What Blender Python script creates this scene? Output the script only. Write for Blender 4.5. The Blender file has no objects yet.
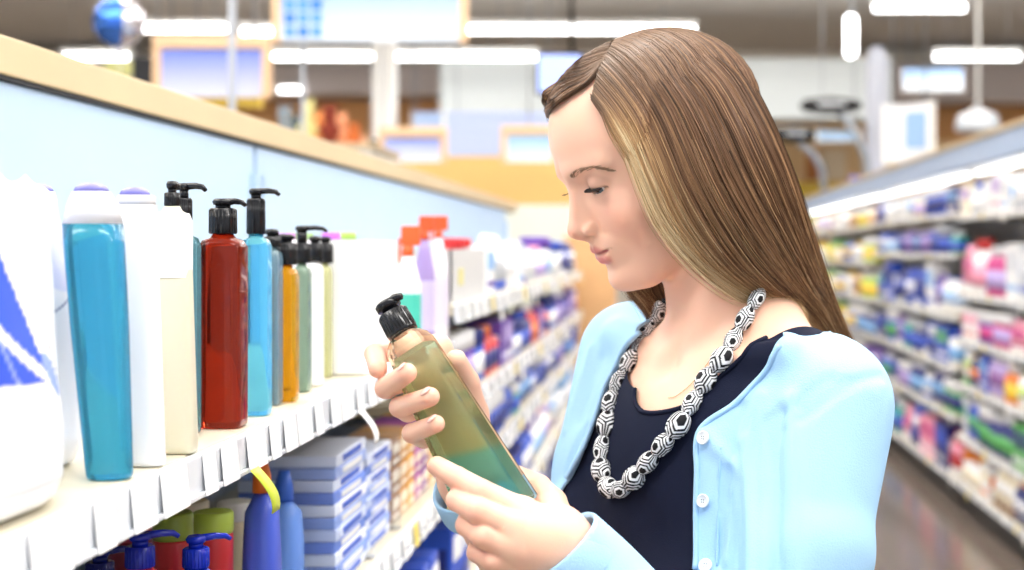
import bpy, bmesh, math, random
import numpy as np
from mathutils import Vector, Matrix
from mathutils.bvhtree import BVHTree

random.seed(7)
rng = np.random.default_rng(11)
C = bpy.context.scene.collection
FPX = 1422.2                      # focal length in pixels (50 mm on a 36 mm sensor, 1024 px wide)
EYE = 1.5                         # camera height above the floor; everything is built relative to it, then raised

# ------------------------------------------------------------------ camera, world, lights, exposure
sc = bpy.context.scene
cam_d = bpy.data.cameras.new('camera')
cam = bpy.data.objects.new('camera', cam_d)
C.objects.link(cam)
cam_d.lens = 50
cam_d.sensor_width = 36
cam_d.shift_x = (512 - 660) / 1024
cam_d.shift_y = -(285 - 250) / 1024
cam_d.clip_start = 0.02
cam_d.clip_end = 200
cam.location = (0, 0, 0)
cam.rotation_euler = (math.pi / 2, 0, 0)
cam_d.dof.use_dof = True
cam_d.dof.focus_distance = 1.16
cam_d.dof.aperture_fstop = 5.0
sc.camera = cam

sc.view_settings.view_transform = 'Standard'
sc.view_settings.look = 'None'
sc.view_settings.gamma = 1
sc.view_settings.use_curve_mapping = False
sc.view_settings.exposure = 0.24

world = bpy.data.worlds.new('world')
sc.world = world
world.use_nodes = True
world.node_tree.nodes['Background'].inputs[0].default_value = (0.93, 0.96, 1.0, 1)
world.node_tree.nodes['Background'].inputs[1].default_value = 0.9


def area_light(name, loc, sx, sy, power, color=(1, 0.985, 0.96), rot=(0, 0, 0)):
    d = bpy.data.lights.new(name, 'AREA')
    d.shape = 'RECTANGLE'
    d.size, d.size_y = sx, sy
    d.energy = power
    d.color = color
    o = bpy.data.objects.new(name, d)
    o.location = loc
    o.rotation_euler = rot
    C.objects.link(o)
    return o


# rows of ceiling fluorescents over the aisles (the store's own light), plus added up-facing fill that brightens the ceiling
for yy, pw in ((-0.6, 120), (3.0, 105), (7.5, 50), (12.5, 48), (15.8, 70), (21.5, 100)):
    for xx in (-7.5, -3.6, 1.0, 5.0):
        area_light('fluorescent_row', (xx, yy, 3.75), 3.0, 0.5, pw * (.75 if xx == -3.6 else 1.0))
        area_light('ceiling_fill', (xx, yy, 3.55), 3.0, 0.5, 120, rot=(math.pi, 0, 0))

# ------------------------------------------------------------------ small helpers
MATS = {}


def hexc(h):
    h = h.lstrip('#')
    v = [int(h[i:i + 2], 16) / 255 for i in (0, 2, 4)]
    return tuple((c / 12.92 if c <= 0.04045 else ((c + 0.055) / 1.055) ** 2.4) for c in v)


def mat(name, color, rough=0.5, metal=0.0, trans=0.0, ior=1.45, emit=0.0, emit_col=None, alpha=1.0,
        sss=0.0, spec=0.5, noise=0.0, nscale=40.0, coat=0.0, bump=0.0, bscale=200.0):
    if name in MATS:
        return MATS[name]
    if isinstance(color, str):
        color = hexc(color)
    m = bpy.data.materials.new(name)
    m.use_nodes = True
    nt = m.node_tree
    b = nt.nodes['Principled BSDF']
    b.inputs['Base Color'].default_value = (*color, 1)
    b.inputs['Roughness'].default_value = rough
    b.inputs['Metallic'].default_value = metal
    b.inputs['Transmission Weight'].default_value = trans
    b.inputs['IOR'].default_value = ior
    b.inputs['Alpha'].default_value = alpha
    b.inputs['Specular IOR Level'].default_value = spec
    b.inputs['Coat Weight'].default_value = coat
    if sss:
        b.inputs['Subsurface Weight'].default_value = sss
        b.inputs['Subsurface Radius'].default_value = (1.0, 0.35, 0.2)
        b.inputs['Subsurface Scale'].default_value = 0.006
    if emit:
        b.inputs['Emission Strength'].default_value = emit
        b.inputs['Emission Color'].default_value = (*(emit_col or color), 1)
    if noise or bump:
        tc = nt.nodes.new('ShaderNodeTexCoord')
        nz = nt.nodes.new('ShaderNodeTexNoise')
        nz.inputs['Scale'].default_value = nscale
        nt.links.new(tc.outputs['Object'], nz.inputs['Vector'])
        if noise:
            mr = nt.nodes.new('ShaderNodeMapRange')
            mr.inputs['To Min'].default_value = 1 - noise
            mr.inputs['To Max'].default_value = 1 + noise
            nt.links.new(nz.outputs['Fac'], mr.inputs['Value'])
            mx = nt.nodes.new('ShaderNodeMix')
            mx.data_type = 'RGBA'
            mx.blend_type = 'MULTIPLY'
            mx.inputs['Factor'].default_value = 1
            mx.inputs['A'].default_value = (*color, 1)
            nt.links.new(mr.outputs['Result'], mx.inputs['B'])
            nt.links.new(mx.outputs['Result'], b.inputs['Base Color'])
        if bump:
            n2 = nt.nodes.new('ShaderNodeTexNoise')
            n2.inputs['Scale'].default_value = bscale
            nt.links.new(tc.outputs['Object'], n2.inputs['Vector'])
            bp = nt.nodes.new('ShaderNodeBump')
            bp.inputs['Strength'].default_value = bump
            bp.inputs['Distance'].default_value = 0.002
            nt.links.new(n2.outputs['Fac'], bp.inputs['Height'])
            nt.links.new(bp.outputs['Normal'], b.inputs['Normal'])
    MATS[name] = m
    return m


def attr_mat(name, attr='Col', rough=0.5, sss=0.0, spec=0.5, aniso=False, bump=0.0, bscale=200.0, coat=0.0):
    if name in MATS:
        return MATS[name]
    m = mat(name, (0.5, 0.5, 0.5), rough=rough, sss=sss, spec=spec, bump=bump, bscale=bscale, coat=coat)
    nt = m.node_tree
    a = nt.nodes.new('ShaderNodeAttribute')
    a.attribute_name = attr
    nt.links.new(a.outputs['Color'], nt.nodes['Principled BSDF'].inputs['Base Color'])
    return m


def P(u, v, d):
    """point seen at pixel (u, v) at depth d from the camera"""
    return np.array([(u - 660) / FPX * d, d, (250 - v) / FPX * d])


class MB:
    """collects pieces with material slots and links them as one mesh object"""

    def __init__(s):
        s.v, s.f, s.m, s.mats, s.sm = [], [], [], [], []

    def slot(s, m):
        if m not in s.mats:
            s.mats.append(m)
        return s.mats.index(m)

    def add(s, verts, faces, m, smooth=True):
        o = len(s.v)
        k = s.slot(m)
        s.v.extend([tuple(map(float, p)) for p in verts])
        for f in faces:
            s.f.append(tuple(o + i for i in f))
            s.m.append(k)
            s.sm.append(smooth)
        return s

    def box(s, x0, x1, y0, y1, z0, z1, m, bev=0.0):
        if bev <= 0:
            v = [(x, y, z) for z in (z0, z1) for y in (y0, y1) for x in (x0, x1)]
            f = [(0, 2, 3, 1), (4, 5, 7, 6), (0, 1, 5, 4), (2, 6, 7, 3), (0, 4, 6, 2), (1, 3, 7, 5)]
            return s.add(v, f, m, False)
        b = bmesh.new()
        r = bmesh.ops.create_cube(b, size=1)
        for q in b.verts:
            q.co = Vector((x0 if q.co.x < 0 else x1, y0 if q.co.y < 0 else y1, z0 if q.co.z < 0 else z1))
        bmesh.ops.bevel(b, geom=b.edges[:], offset=min(bev, abs(x1 - x0) * .45, abs(y1 - y0) * .45, abs(z1 - z0) * .45),
                        segments=2, affect='EDGES', profile=0.6)
        b.verts.index_update()
        s.add([q.co[:] for q in b.verts], [[q.index for q in f.verts] for f in b.faces], m, False)
        b.free()
        return s

    def loft(s, secs, m, n=24, M=None, smooth=True, cap=True):
        """secs: (z, rx, ry, exponent[, cx, cy]); a superellipse tube"""
        vs, fs = [], []
        for q in secs:
            z, rx, ry, e = q[:4]
            cx, cy = (q[4], q[5]) if len(q) > 4 else (0, 0)
            for i in range(n):
                a = 2 * math.pi * (i + .5) / n
                c, t = math.cos(a), math.sin(a)
                vs.append((cx + rx * math.copysign(abs(c) ** (2 / e), c), cy + ry * math.copysign(abs(t) ** (2 / e), t), z))
        k = len(secs)
        for j in range(k - 1):
            for i in range(n):
                i2 = (i + 1) % n
                fs.append((j * n + i, j * n + i2, (j + 1) * n + i2, (j + 1) * n + i))
        if M is not None:
            vs = [tuple(M @ Vector(p)) for p in vs]
        s.add(vs, fs, m, smooth)
        if cap:
            o = len(vs)
            s.add(vs[:n], [tuple(range(n - 1, -1, -1))], m, False)
            s.add(vs[-n:], [tuple(range(n))], m, False)
        return s

    def tube(s, pts, r, m, n=10, smooth=True):
        pts = [Vector(p) for p in pts]
        rr = r if hasattr(r, '__len__') else [r] * len(pts)
        vs, fs = [], []
        prev = None
        for i, p in enumerate(pts):
            t = (pts[min(i + 1, len(pts) - 1)] - pts[max(i - 1, 0)]).normalized()
            if prev is None:
                a = t.orthogonal().normalized()
            else:
                a = (prev - t * prev.dot(t)).normalized()
            prev = a
            b = t.cross(a)
            for k in range(n):
                w = 2 * math.pi * k / n
                vs.append(p + (a * math.cos(w) + b * math.sin(w)) * rr[i])
        for j in range(len(pts) - 1):
            for k in range(n):
                k2 = (k + 1) % n
                fs.append((j * n + k, j * n + k2, (j + 1) * n + k2, (j + 1) * n + k))
        fs.append(tuple(range(n - 1, -1, -1)))
        fs.append(tuple((len(pts) - 1) * n + k for k in range(n)))
        return s.add(vs, fs, m, smooth)

    def ball(s, c, r, m, n=20, M=None):
        rx, ry, rz = r if hasattr(r, '__len__') else (r, r, r)
        vs, fs = [], []
        h = n // 2
        for j in range(h + 1):
            ph = math.pi * j / h
            for i in range(n):
                a = 2 * math.pi * i / n
                vs.append((c[0] + rx * math.sin(ph) * math.cos(a), c[1] + ry * math.sin(ph) * math.sin(a), c[2] - rz * math.cos(ph)))
        for j in range(h):
            for i in range(n):
                i2 = (i + 1) % n
                fs.append((j * n + i, j * n + i2, (j + 1) * n + i2, (j + 1) * n + i))
        if M is not None:
            vs = [tuple(M @ Vector(p)) for p in vs]
        return s.add(vs, fs, m, True)

    def mesh(s, name):
        me = bpy.data.meshes.new(name)
        me.from_pydata(s.v, [], s.f)
        for m in s.mats:
            me.materials.append(m)
        me.polygons.foreach_set('material_index', s.m)
        me.polygons.foreach_set('use_smooth', s.sm)
        b = bmesh.new()
        b.from_mesh(me)
        bmesh.ops.remove_doubles(b, verts=b.verts, dist=1e-6)
        b.to_mesh(me)
        b.free()
        return me

    def build(s, name, parent=None, loc=(0, 0, 0), rot=(0, 0, 0)):
        o = bpy.data.objects.new(name, s.mesh(name))
        o.location = loc
        o.rotation_euler = rot
        C.objects.link(o)
        if parent is not None:
            o.parent = parent
        return o


def np_obj(name, V, Fc, m, parent=None, cols=None, smooth=True, matidx=None):
    """fast mesh from numpy; Fc is (n,4) or (n,3)"""
    V = np.asarray(V, np.float32)
    Fc = np.asarray(Fc, np.int32)
    me = bpy.data.meshes.new(name)
    me.vertices.add(len(V))
    me.vertices.foreach_set('co', V.ravel())
    k = Fc.shape[1]
    me.loops.add(Fc.size)
    me.loops.foreach_set('vertex_index', Fc.ravel())
    me.polygons.add(len(Fc))
    me.polygons.foreach_set('loop_start', np.arange(0, Fc.size, k, dtype=np.int32))
    me.polygons.foreach_set('use_smooth', np.full(len(Fc), smooth))
    for q in (m if isinstance(m, (list, tuple)) else [m]):
        me.materials.append(q)
    if matidx is not None:
        me.polygons.foreach_set('material_index', np.asarray(matidx, np.int32))
    me.update(calc_edges=True)
    if cols is not None:
        a = me.color_attributes.new('Col', 'FLOAT_COLOR', 'POINT')
        c4 = np.ones((len(V), 4), np.float32)
        c4[:, :3] = cols
        a.data.foreach_set('color', c4.ravel())
    me.validate()
    o = bpy.data.objects.new(name, me)
    C.objects.link(o)
    if parent is not None:
        o.parent = parent
    return o


def thing(name, label, cat, loc=(0, 0, 0), rotz=0, group=None):
    o = bpy.data.objects.new(name, None)
    o.empty_display_size = 0.05
    C.objects.link(o)
    o.location = loc
    o.rotation_euler = (0, 0, rotz)
    o['label'] = label
    o['category'] = cat
    if group:
        o['group'] = group
    return o


def tag(o, label, cat, group=None):
    o['label'] = label
    o['category'] = cat
    if group:
        o['group'] = group
    return o


def struct(o):
    o['kind'] = 'structure'
    return o


m_floor = mat('floor_vinyl', '#6e6259', rough=0.16, noise=0.35, nscale=0.9, spec=0.6)
m_ceil = mat('ceiling_grey', '#dcd9d5', rough=0.9)
m_wallw = mat('wall_cream', '#e6dfd2', rough=0.8)
m_orange = mat('wall_orange_wood', '#d9a066', rough=0.6, noise=0.12, nscale=1.2)
m_peach = mat('sign_frame_peach', '#efc9a0', rough=0.5)
m_white = mat('white_paint', '#f2f2f0', rough=0.4)
m_whitep = mat('white_plastic', '#f6f6f6', rough=0.25)
m_black = mat('black_plastic', '#0c0d12', rough=0.22)
m_grey = mat('grey_metal', '#9aa0a8', rough=0.35, metal=0.6)
m_dark = mat('dark_panel', '#15161c', rough=0.5)
m_tube = mat('lamp_glow', '#ffffff', emit=7.0)
m_strip = mat('strip_glow', '#ffffff', emit=3.0)
m_pole = mat('pole_pale', '#c3c8d0', rough=.4)
m_beige = mat('cap_rail_beech', '#cdb894', rough=0.5, noise=0.06, nscale=9)
m_shelf = mat('shelf_enamel', '#ecebe6', rough=0.35)
m_shelfc = mat('shelf_top_cream', '#c9c1ab', rough=0.45)
m_panel = mat('back_panel_blue', '#b2cae6', rough=0.55, noise=0.04, nscale=6)
m_rail = mat('price_rail_clear', '#e2e6ec', rough=0.15)

# ------------------------------------------------------------------ the room
f = MB()
f.box(-14, 12, -4, 31, -1.56, -1.5, m_floor)
struct(f.build('floor'))
f = MB()
f.box(-14, 12, -1.5, 31, 4.2, 4.26, m_ceil)
struct(f.build('ceiling'))
f = MB()
f.box(-14, 12, 30, 30.2, -1.5, 4.2, m_wallw)
struct(f.build('wall_back'))
f = MB()
f.box(-14.2, -14, -4, 31, -1.5, 4.26, m_wallw)
struct(f.build('wall_left'))
f = MB()
f.box(12, 12.2, -4, 31, -1.5, 4.26, m_wallw)
struct(f.build('wall_right'))
# orange timber band and lower cream band along the back wall
f = MB()
f.box(-13.9, -4.2, 29.86, 30, 2.3, 3.15, m_orange)
f.box(4.6, 11.9, 29.86, 30, 2.3, 3.15, m_orange)
struct(f.build('trim_1'))
f = MB()
m_cream2 = mat('wall_band_apricot', '#f0cf9c', rough=0.7, noise=0.05, nscale=1)
f.box(-13.9, 11.9, 29.9, 29.99, 0.0, 2.3, m_cream2)
f.box(1.9, 4.6, 29.88, 29.99, 2.3, 3.15, m_cream2)
struct(f.build('trim_2'))
# pale soffit hanging in front of the back wall on the right
m_soffit = mat('soffit_pale', '#c3c9ca', rough=0.7)
f = MB()
f.box(-3.8, 4.0, 24.5, 25.5, 2.27, 3.3, m_soffit)
struct(f.build('trim_3'))
m_soff2 = mat('soffit_mauve', '#cfc6c4', rough=0.7)
f = MB()
f.box(4.0, 11.9, 28.6, 29.7, 3.0, 3.75, m_soff2)
struct(f.build('trim_4'))
f = MB()
f.box(-13.9, -3.8, 28.6, 29.7, 3.15, 3.7, m_soff2)
struct(f.build('trim_5'))

# white column on the left half
f = MB()
x = (385 - 660) / FPX * 20
f.loft([(-1.5, .155, .155, 8), (4.2, .155, .155, 8)], m_white, n=32)
c = f.build('column', None, (x, 20, 0))
tag(c, 'white square store column below the big blue sign', 'column')

# ceiling lamps: (u0, u1, v)
lamps = [
    (465, 697, 30, 'long fluorescent ceiling lamp directly above the woman'),
    (272, 383, 57, 'fluorescent ceiling lamp left of the white column, below the blue sign'),
    (393, 540, 57, 'fluorescent ceiling lamp right of the white column, beside the small monitor'),
    (62, 131, 57, 'fluorescent ceiling lamp just above the beech rail, below the foil balloon'),
    (140, 228, 28.5, 'fluorescent ceiling lamp right of the foil balloon, touching the thin pole'),
    (240, 275, 32, 'short end of a fluorescent lamp between thin pole and big blue sign'),
    (872, 967, 8, 'fluorescent ceiling lamp at the top edge of the picture, upper right'),
    (933, 1021, 57, 'fluorescent ceiling lamp over the right-hand aisle, above the small blue sign'),
    (278, 303, 90, 'tiny fluorescent lamp left of the column, under the longer lamp'),
    (499, 541, 89, 'short fluorescent lamp far back beside the hanging monitor'),
    (1015, 1032, 93, 'stub of a fluorescent lamp at the right edge of the picture'),
    (484, 496, 89, 'smallest round-looking ceiling lamp beside the short lamp far back'),
]
for (u0, u1, v, lab) in lamps:
    z = 3.2
    y = z * FPX / (250 - v)
    x0, x1 = (u0 - 660) / FPX * y, (u1 - 660) / FPX * y
    t = thing('ceiling_lamp', lab, 'ceiling lamp', ((x0 + x1) / 2, y, z), group='fluorescent ceiling lamps')
    h = (x1 - x0) / 2
    a = MB()
    a.box(-h, h, -.11, .11, .06, .13, m_white, .01)
    a.build('housing', t)
    a = MB()
    a.tube([(-h + .03, 0, 0), (h - .03, 0, 0)], .042, m_tube, n=12)
    a.build('diffuser', t)
    for q in ((-h * .7, h * .7) if h > .4 else (0,)):
        a = MB()
        a.tube([(q, 0, .13), (q, 0, 1.0)], .006, m_grey, n=6)
        a.build('suspension', t)

# upright lamp tube on the soffit corner at right
y = 22.0
x = (851 - 660) / FPX * y
t = thing('pendant_lamp', 'upright glowing white pendant lamp hanging at the corner of the pale soffit', 'pendant lamp', (x, y, (250 - 57) / FPX * y))
a = MB()
L = (57 - 15) / FPX * y
a.loft([(0, .05, .05, 2), (.04, .085, .085, 2), (L - .05, .085, .085, 2), (L, .05, .05, 2)], m_tube, n=20)
a.build('diffuser', t)
a = MB()
a.tube([(0, 0, L), (0, 0, 4.2 - (250 - 57) / FPX * y)], .012, m_grey, n=6)
a.loft([(L - .01, .06, .06, 2), (L + .05, .03, .03, 2)], m_grey, n=16)
a.build('stem', t)


def grad_mat(name, c0, c1, z0, z1):
    """printed sign face with a vertical colour gradient in its own artwork"""
    m = mat(name, c0, rough=0.45)
    nt = m.node_tree
    tc = nt.nodes.new('ShaderNodeTexCoord')
    sp = nt.nodes.new('ShaderNodeSeparateXYZ')
    mr = nt.nodes.new('ShaderNodeMapRange')
    mr.inputs['From Min'].default_value = z0
    mr.inputs['From Max'].default_value = z1
    mx = nt.nodes.new('ShaderNodeMix')
    mx.data_type = 'RGBA'
    mx.inputs['A'].default_value = (*hexc(c0), 1)
    mx.inputs['B'].default_value = (*hexc(c1), 1)
    nt.links.new(tc.outputs['Object'], sp.inputs[0])
    nt.links.new(sp.outputs['Z'], mr.inputs['Value'])
    nt.links.new(mr.outputs['Result'], mx.inputs['Factor'])
    nt.links.new(mx.outputs['Result'], nt.nodes['Principled BSDF'].inputs['Base Color'])
    return m


def hang_sign(name, lab, u0, u1, v0, v1, y, c_bot, c_top, frame=m_peach, sides=True, bottom=False, cat='hanging sign', fw=.1, top=False, wires=True, rotz=0):
    x0, x1 = (u0 - 660) / FPX * y, (u1 - 660) / FPX * y
    z1, z0 = (250 - v0) / FPX * y, (250 - v1) / FPX * y
    w, h = (x1 - x0), (z1 - z0)
    t = thing(name, lab, cat, ((x0 + x1) / 2, y, z0), rotz)
    a = MB()
    a.box(-w / 2, w / 2, -.02, .02, 0, h, grad_mat('print_' + name + str(u0), c_bot, c_top, 0, h))
    a.build('sign_face', t)
    fr = []
    if sides:
        fr += [(-w / 2 - fw, -w / 2, -.01, h + .01), (w / 2, w / 2 + fw, -.01, h + .01)]
    if bottom:
        fr += [(-w / 2 - fw, w / 2 + fw, -fw, -.011)]
    if top:
        fr += [(-w / 2 - fw, w / 2 + fw, h + .0105, h + .01 + fw * 1.6)]
    for (p0, p1, q0, q1) in fr:
        a = MB()
        a.box(p0, p1, -.04, .04, q0, q1, frame, .01)
        a.build('frame', t)
    for q in ((-w * .4, w * .4) if wires else (0,)):
        a = MB()
        a.tube([(q, 0, h), (q, 0, 4.2 - z0)], .008, m_grey, n=6)
        a.build('hanger', t)
    return t, w, h


t, w, h = hang_sign('aisle_sign', 'large blue aisle sign with a grid of pale blue squares hanging over the left shelves', 281, 460, -34, 42, 9, '#e3eefa', '#5b9be0', fw=.05)
m_sq = mat('sign_square_blue', '#5c9fe0', rough=.5)
m_sq2 = mat('sign_square_deep', '#2f7fd4', rough=.5)
a = MB()
for i in range(3):
    for j in range(4):
        a.box(-w / 2 + .03 + i * .085, -w / 2 + .03 + i * .085 + .062, -.028, -.0205, .03 + j * .085, .03 + j * .085 + .062, m_sq2 if (i + j) % 3 == 1 else m_sq)
a.build('grid_print', t)
hang_sign('aisle_sign', 'lilac blue aisle sign in a peach frame beside a dark panel, behind the thin pole', 162, 263, 50, 97, 10.5, '#d8def6', '#6b83e4', fw=.06, top=True)
hang_sign('aisle_sign', 'small lilac sign with a dark left end at the foot of the column', 385, 441, 138, 162, 14, '#eef2ff', '#7f95ea', fw=.06, wires=False, top=True)
hang_sign('aisle_sign', 'small sky blue sign just left of the woman\'s forehead', 507, 552, 136, 162, 14.5, '#f2faff', '#8fc4f0', fw=.06, wires=False, top=True)
hang_sign('department_sign', 'wide grey blue panel sign behind the woman\'s forehead', 446, 560, 112, 156, 19, '#b9c6e6', '#b4c4ec', frame=m_white, fw=.05, wires=True, cat='sign')
hang_sign('department_sign', 'pale blue low sign to the right of the white column', 414, 444, 112, 131, 20, '#bcd0f0', '#a8c4f0', frame=m_white, fw=.04, cat='sign')
hang_sign('department_sign', 'small blue and white sign under the ceiling lamp at upper right', 903, 962, 69, 91, 24, '#f4faff', '#8fbcf2', frame=m_soff2, fw=.03, cat='sign')
hang_sign('department_sign', 'pale blue sign to the right of the lower black lamp arm', 818, 858, 131, 142, 20, '#c6dcf2', '#9cc4ea', frame=m_white, fw=.03, cat='sign')
t, w, h = hang_sign('department_sign', 'white framed angled sign with blue insert above the right-hand shelves', 886, 932, 104, 162, 13, '#d8e0ee', '#e6e8ee', frame=m_white, fw=.05, cat='sign', rotz=-.7)
a = MB()
a.box(-.02, w / 2 - .02, -.03, -.0205, .12, h - .08, mat('insert_blue', '#8fb2dc', rough=.5))
a.build('insert', t)
# monitor by her forehead
y = 11
t = thing('hanging_monitor', 'small black hanging monitor with a lit blue screen beside her forehead', 'monitor', ((560 - 660) / FPX * y, y, (250 - 95) / FPX * y))
a = MB()
hw, hh = 24 / FPX * y, 42 / FPX * y
a.box(-hw, hw, -.03, .04, 0, hh, m_black, .01)
a.build('casing', t)
a = MB()
a.box(-hw + .02, hw - .02, -.036, -.031, .02, hh - .02, mat('screen_lit', '#8fa6f0', emit=0.9, emit_col=hexc('#b4c4ff')))
a.build('screen', t)
a = MB()
a.tube([(.09, .02, hh), (.09, .02, 4.2 - (250 - 95) / FPX * y)], .016, m_black, n=8)
a.build('ceiling_pole', t)
# thin grey poles
for (u, v1, y, r, lab) in ((232, 112, 6.0, .016, 'thin pale metal pole rising behind the beech rail'),
                           (303, 118, 9.1, .016, 'thin pale pole under the grid sign\'s left part')):
    a = MB()
    a.tube([(0, 0, 0), (0, 0, 4.2 + 1.5)], r, m_pole, n=10)
    a.loft([(0, .12, .12, 2), (.03, .12, .12, 2), (.04, r, r, 2)], m_grey, n=20)
    tag(a.build('pole', None, ((u - 660) / FPX * y, y, -1.5)), lab, 'pole')

# foil balloon
y = 7.0
x, z = (119 - 660) / FPX * y, (250 - 22) / FPX * y
t = thing('foil_balloon', 'round blue and silver foil balloon floating above the shelf at upper left', 'balloon', (x, y, z))
a = MB()
m_foilb = mat('foil_blue', '#4a7fe0', rough=.12, metal=.85)
m_foils = mat('foil_silver', '#e6e2ea', rough=.1, metal=.9)
R = 25.5 / FPX * y
n = 28
for part_m, lo, hi in ((m_foilb, 0, n * 2 // 3), (m_foils, n * 2 // 3, n)):
    vs, fs = [], []
    H = 16
    for j in range(H + 1):
        ph = math.pi * j / H
        for i in range(lo, hi + 1):
            aa = 2 * math.pi * i / n + 1.1
            k = 1 + .03 * math.cos(aa * 12)
            vs.append((R * k * math.sin(ph) * math.cos(aa), R * .75 * k * math.sin(ph) * math.sin(aa), -R * math.cos(ph)))
    q = hi - lo + 1
    for j in range(H):
        for i in range(q - 1):
            fs.append((j * q + i, j * q + i + 1, (j + 1) * q + i + 1, (j + 1) * q + i))
    a.add(vs, fs, part_m)
a.build('foil', t)
a = MB()
a.loft([(-R - .04, .02, .006, 2), (-R, .006, .006, 2)], m_foils, n=10)
a.tube([(0, 0, -R), (.01, 0, -R - .3), (-.02, 0, -R - .6), (0, 0, -R - 1.25)], .002, m_white, n=5)
a.build('ribbon', t)

# curved lamp arms / grey post on the right
def post_lamp(u_post, v0, v1, y, u_tip, v_arm, lab, w=10):
    x = (u_post - 660) / FPX * y
    z1, z0 = (250 - v0) / FPX * y, (250 - v1) / FPX * y
    t = thing('arm_lamp', lab, 'lamp', (x, y, z0))
    H = z1 - z0
    a = MB()
    xa = (u_tip - u_post) / FPX * y
    za = (250 - v_arm) / FPX * y - z0
    g = y / 12
    a.tube([(0, 0, -1.5 - z0), (0, 0, -.2), (-.02 * g, 0, .1), (-.10 * g, 0, za * .55), (-.22 * g, 0, za * .85), (-.30 * g, 0, za)], [.05, .05, .035 * g, .03 * g, .028 * g, .028 * g], m_grey, n=10)
    a.build('post', t)
    a = MB()
    L = abs(xa) / 2
    Mx = Matrix.Translation((xa * .55, 0, za + .02)) @ Matrix.Rotation(math.pi / 2, 4, 'Y')
    a.loft([(-L * .9, .02 * g, .03 * g, 2.5), (-L * .75, .055 * g, .07 * g, 2.8), (0, .075 * g, .09 * g, 2.8), (L * .7, .05 * g, .06 * g, 2.8), (L * .9, .03 * g, .03 * g, 2.5)], m_black, n=18, M=Mx)
    a.build('lamp_head', t)
    a = MB()
    a.box(xa * .55 - L * .4, xa * .55 + L * .4, -.098 * g, -.07 * g, za + .0 * g, za + .03 * g, mat('lamp_lens', '#cfd4da', rough=.2), .01)
    a.build('lens', t)


post_lamp(868, 96, 165, 18.7, 800, 107, 'black cobra-shaped lamp head on a curved grey arm, right of her hair')
post_lamp(824, 130, 175, 20.6, 772, 136, 'smaller black lamp head on an arm just behind her hair')
a = MB()
y = 19.4
z0 = (250 - 190) / FPX * y
a.loft([(-1.5 - z0, .15, .1, 3), (0, .15, .1, 3), (1.75, .15, .1, 3), (1.95, .08, .06, 3)], mat('post_pale', '#b9bdca', rough=.4), n=20)
tag(a.build('pale_post', None, ((877 - 660) / FPX * y, y, z0)), 'pale grey rounded upright post beside the black lamp head', 'post')
y = 18.6
z0 = (250 - 132) / FPX * y
t = thing('pendant_lamp', 'grey dome pendant lamp over the far right-hand shelves, on a thin white stem', 'pendant lamp', ((978 - 660) / FPX * y, y, z0))
a = MB()
a.loft([(.30, .028, .028, 2), (4.2 - z0, .025, .025, 2)], m_white, n=12)
a.build('stem', t)
a = MB()
a.loft([(0, .28, .28, 2), (.05, .30, .30, 2), (.22, .26, .26, 2), (.31, .06, .06, 2)], mat('dome_grey', '#c9cfd6', rough=.3), n=24)
a.build('lamp_shade', t)

# counter wall with posters, far behind her hair on the right
y = 21.0
m_ylw = mat('band_yellow', '#f0cf55', rough=.6)
m_apr = mat('panel_apricot', '#f2bf78', rough=.6, noise=.06, nscale=2)
def bg_panel(name, lab, cat, u0, u1, v0, v1, y, m, d=.08, hold=None):
    if hold:
        x0, x1 = (u0 - 660) / FPX * y, (u1 - 660) / FPX * y
        z1, z0 = (250 - v0) / FPX * y, (250 - v1) / FPX * y
        t = thing(name, lab, cat, ((x0 + x1) / 2, y, z0))
        a = MB()
        a.box(-(x1 - x0) / 2, (x1 - x0) / 2, -d / 2, d / 2, 0, z1 - z0, m, .01)
        a.build('board', t)
        for q in (-.4, .4):
            a = MB()
            if hold == 'post':
                a.tube([(q * (x1 - x0), 0, -1.5 - z0), (q * (x1 - x0), 0, .02)], .03, m_grey, n=10)
                a.build('post', t)
            else:
                a.tube([(q * (x1 - x0), 0, z1 - z0), (q * (x1 - x0), 0, 4.2 - z0)], .006, m_grey, n=6)
                a.build('hanger', t)
        return t
    a = MB()
    x0, x1 = (u0 - 660) / FPX * y, (u1 - 660) / FPX * y
    z1, z0 = (250 - v0) / FPX * y, (250 - v1) / FPX * y
    a.box(-(x1 - x0) / 2, (x1 - x0) / 2, -d / 2, d / 2, 0, z1 - z0, m, .01)
    return tag(a.build(name, None, ((x0 + x1) / 2, y, z0)), lab, cat)

bg_panel('dark_sign_panel', 'small dark speckled sign panel left of the lilac sign', 'sign', 134, 161, 57, 88, 10.8, m_dark, hold='hang')
bg_panel('dark_sign_panel', 'dark end panel left of the small lilac sign near the column', 'sign', 369, 383, 140, 158, 14.1, m_dark, hold='hang')
for (u0, u1, c, lab) in ((765, 788, '#f6d9a8', 'pale poster panel nearest to the back of her hair'),
                         (806, 818, '#c9824a', 'narrow brown upright panel behind the lamp arms'),
                         (822, 846, '#f4e2c4', 'cream poster panel right of the brown upright panel')):
    bg_panel('poster_panel', lab, 'panel', u0, u1, 150, 180, 29.87, mat('poster' + c, c, rough=.6))
bg_panel('yellow_fascia', 'yellow fascia board far back, right of her hair', 'fascia', 770, 850, 182, 200, 29.87, m_ylw)
bg_panel('violet_fascia', 'short violet blue fascia piece at the far end of the right-hand aisle', 'fascia', 850, 882, 176, 196, 19, mat('fascia_violet', '#8f8fe0', rough=.6), hold='post')

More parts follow.
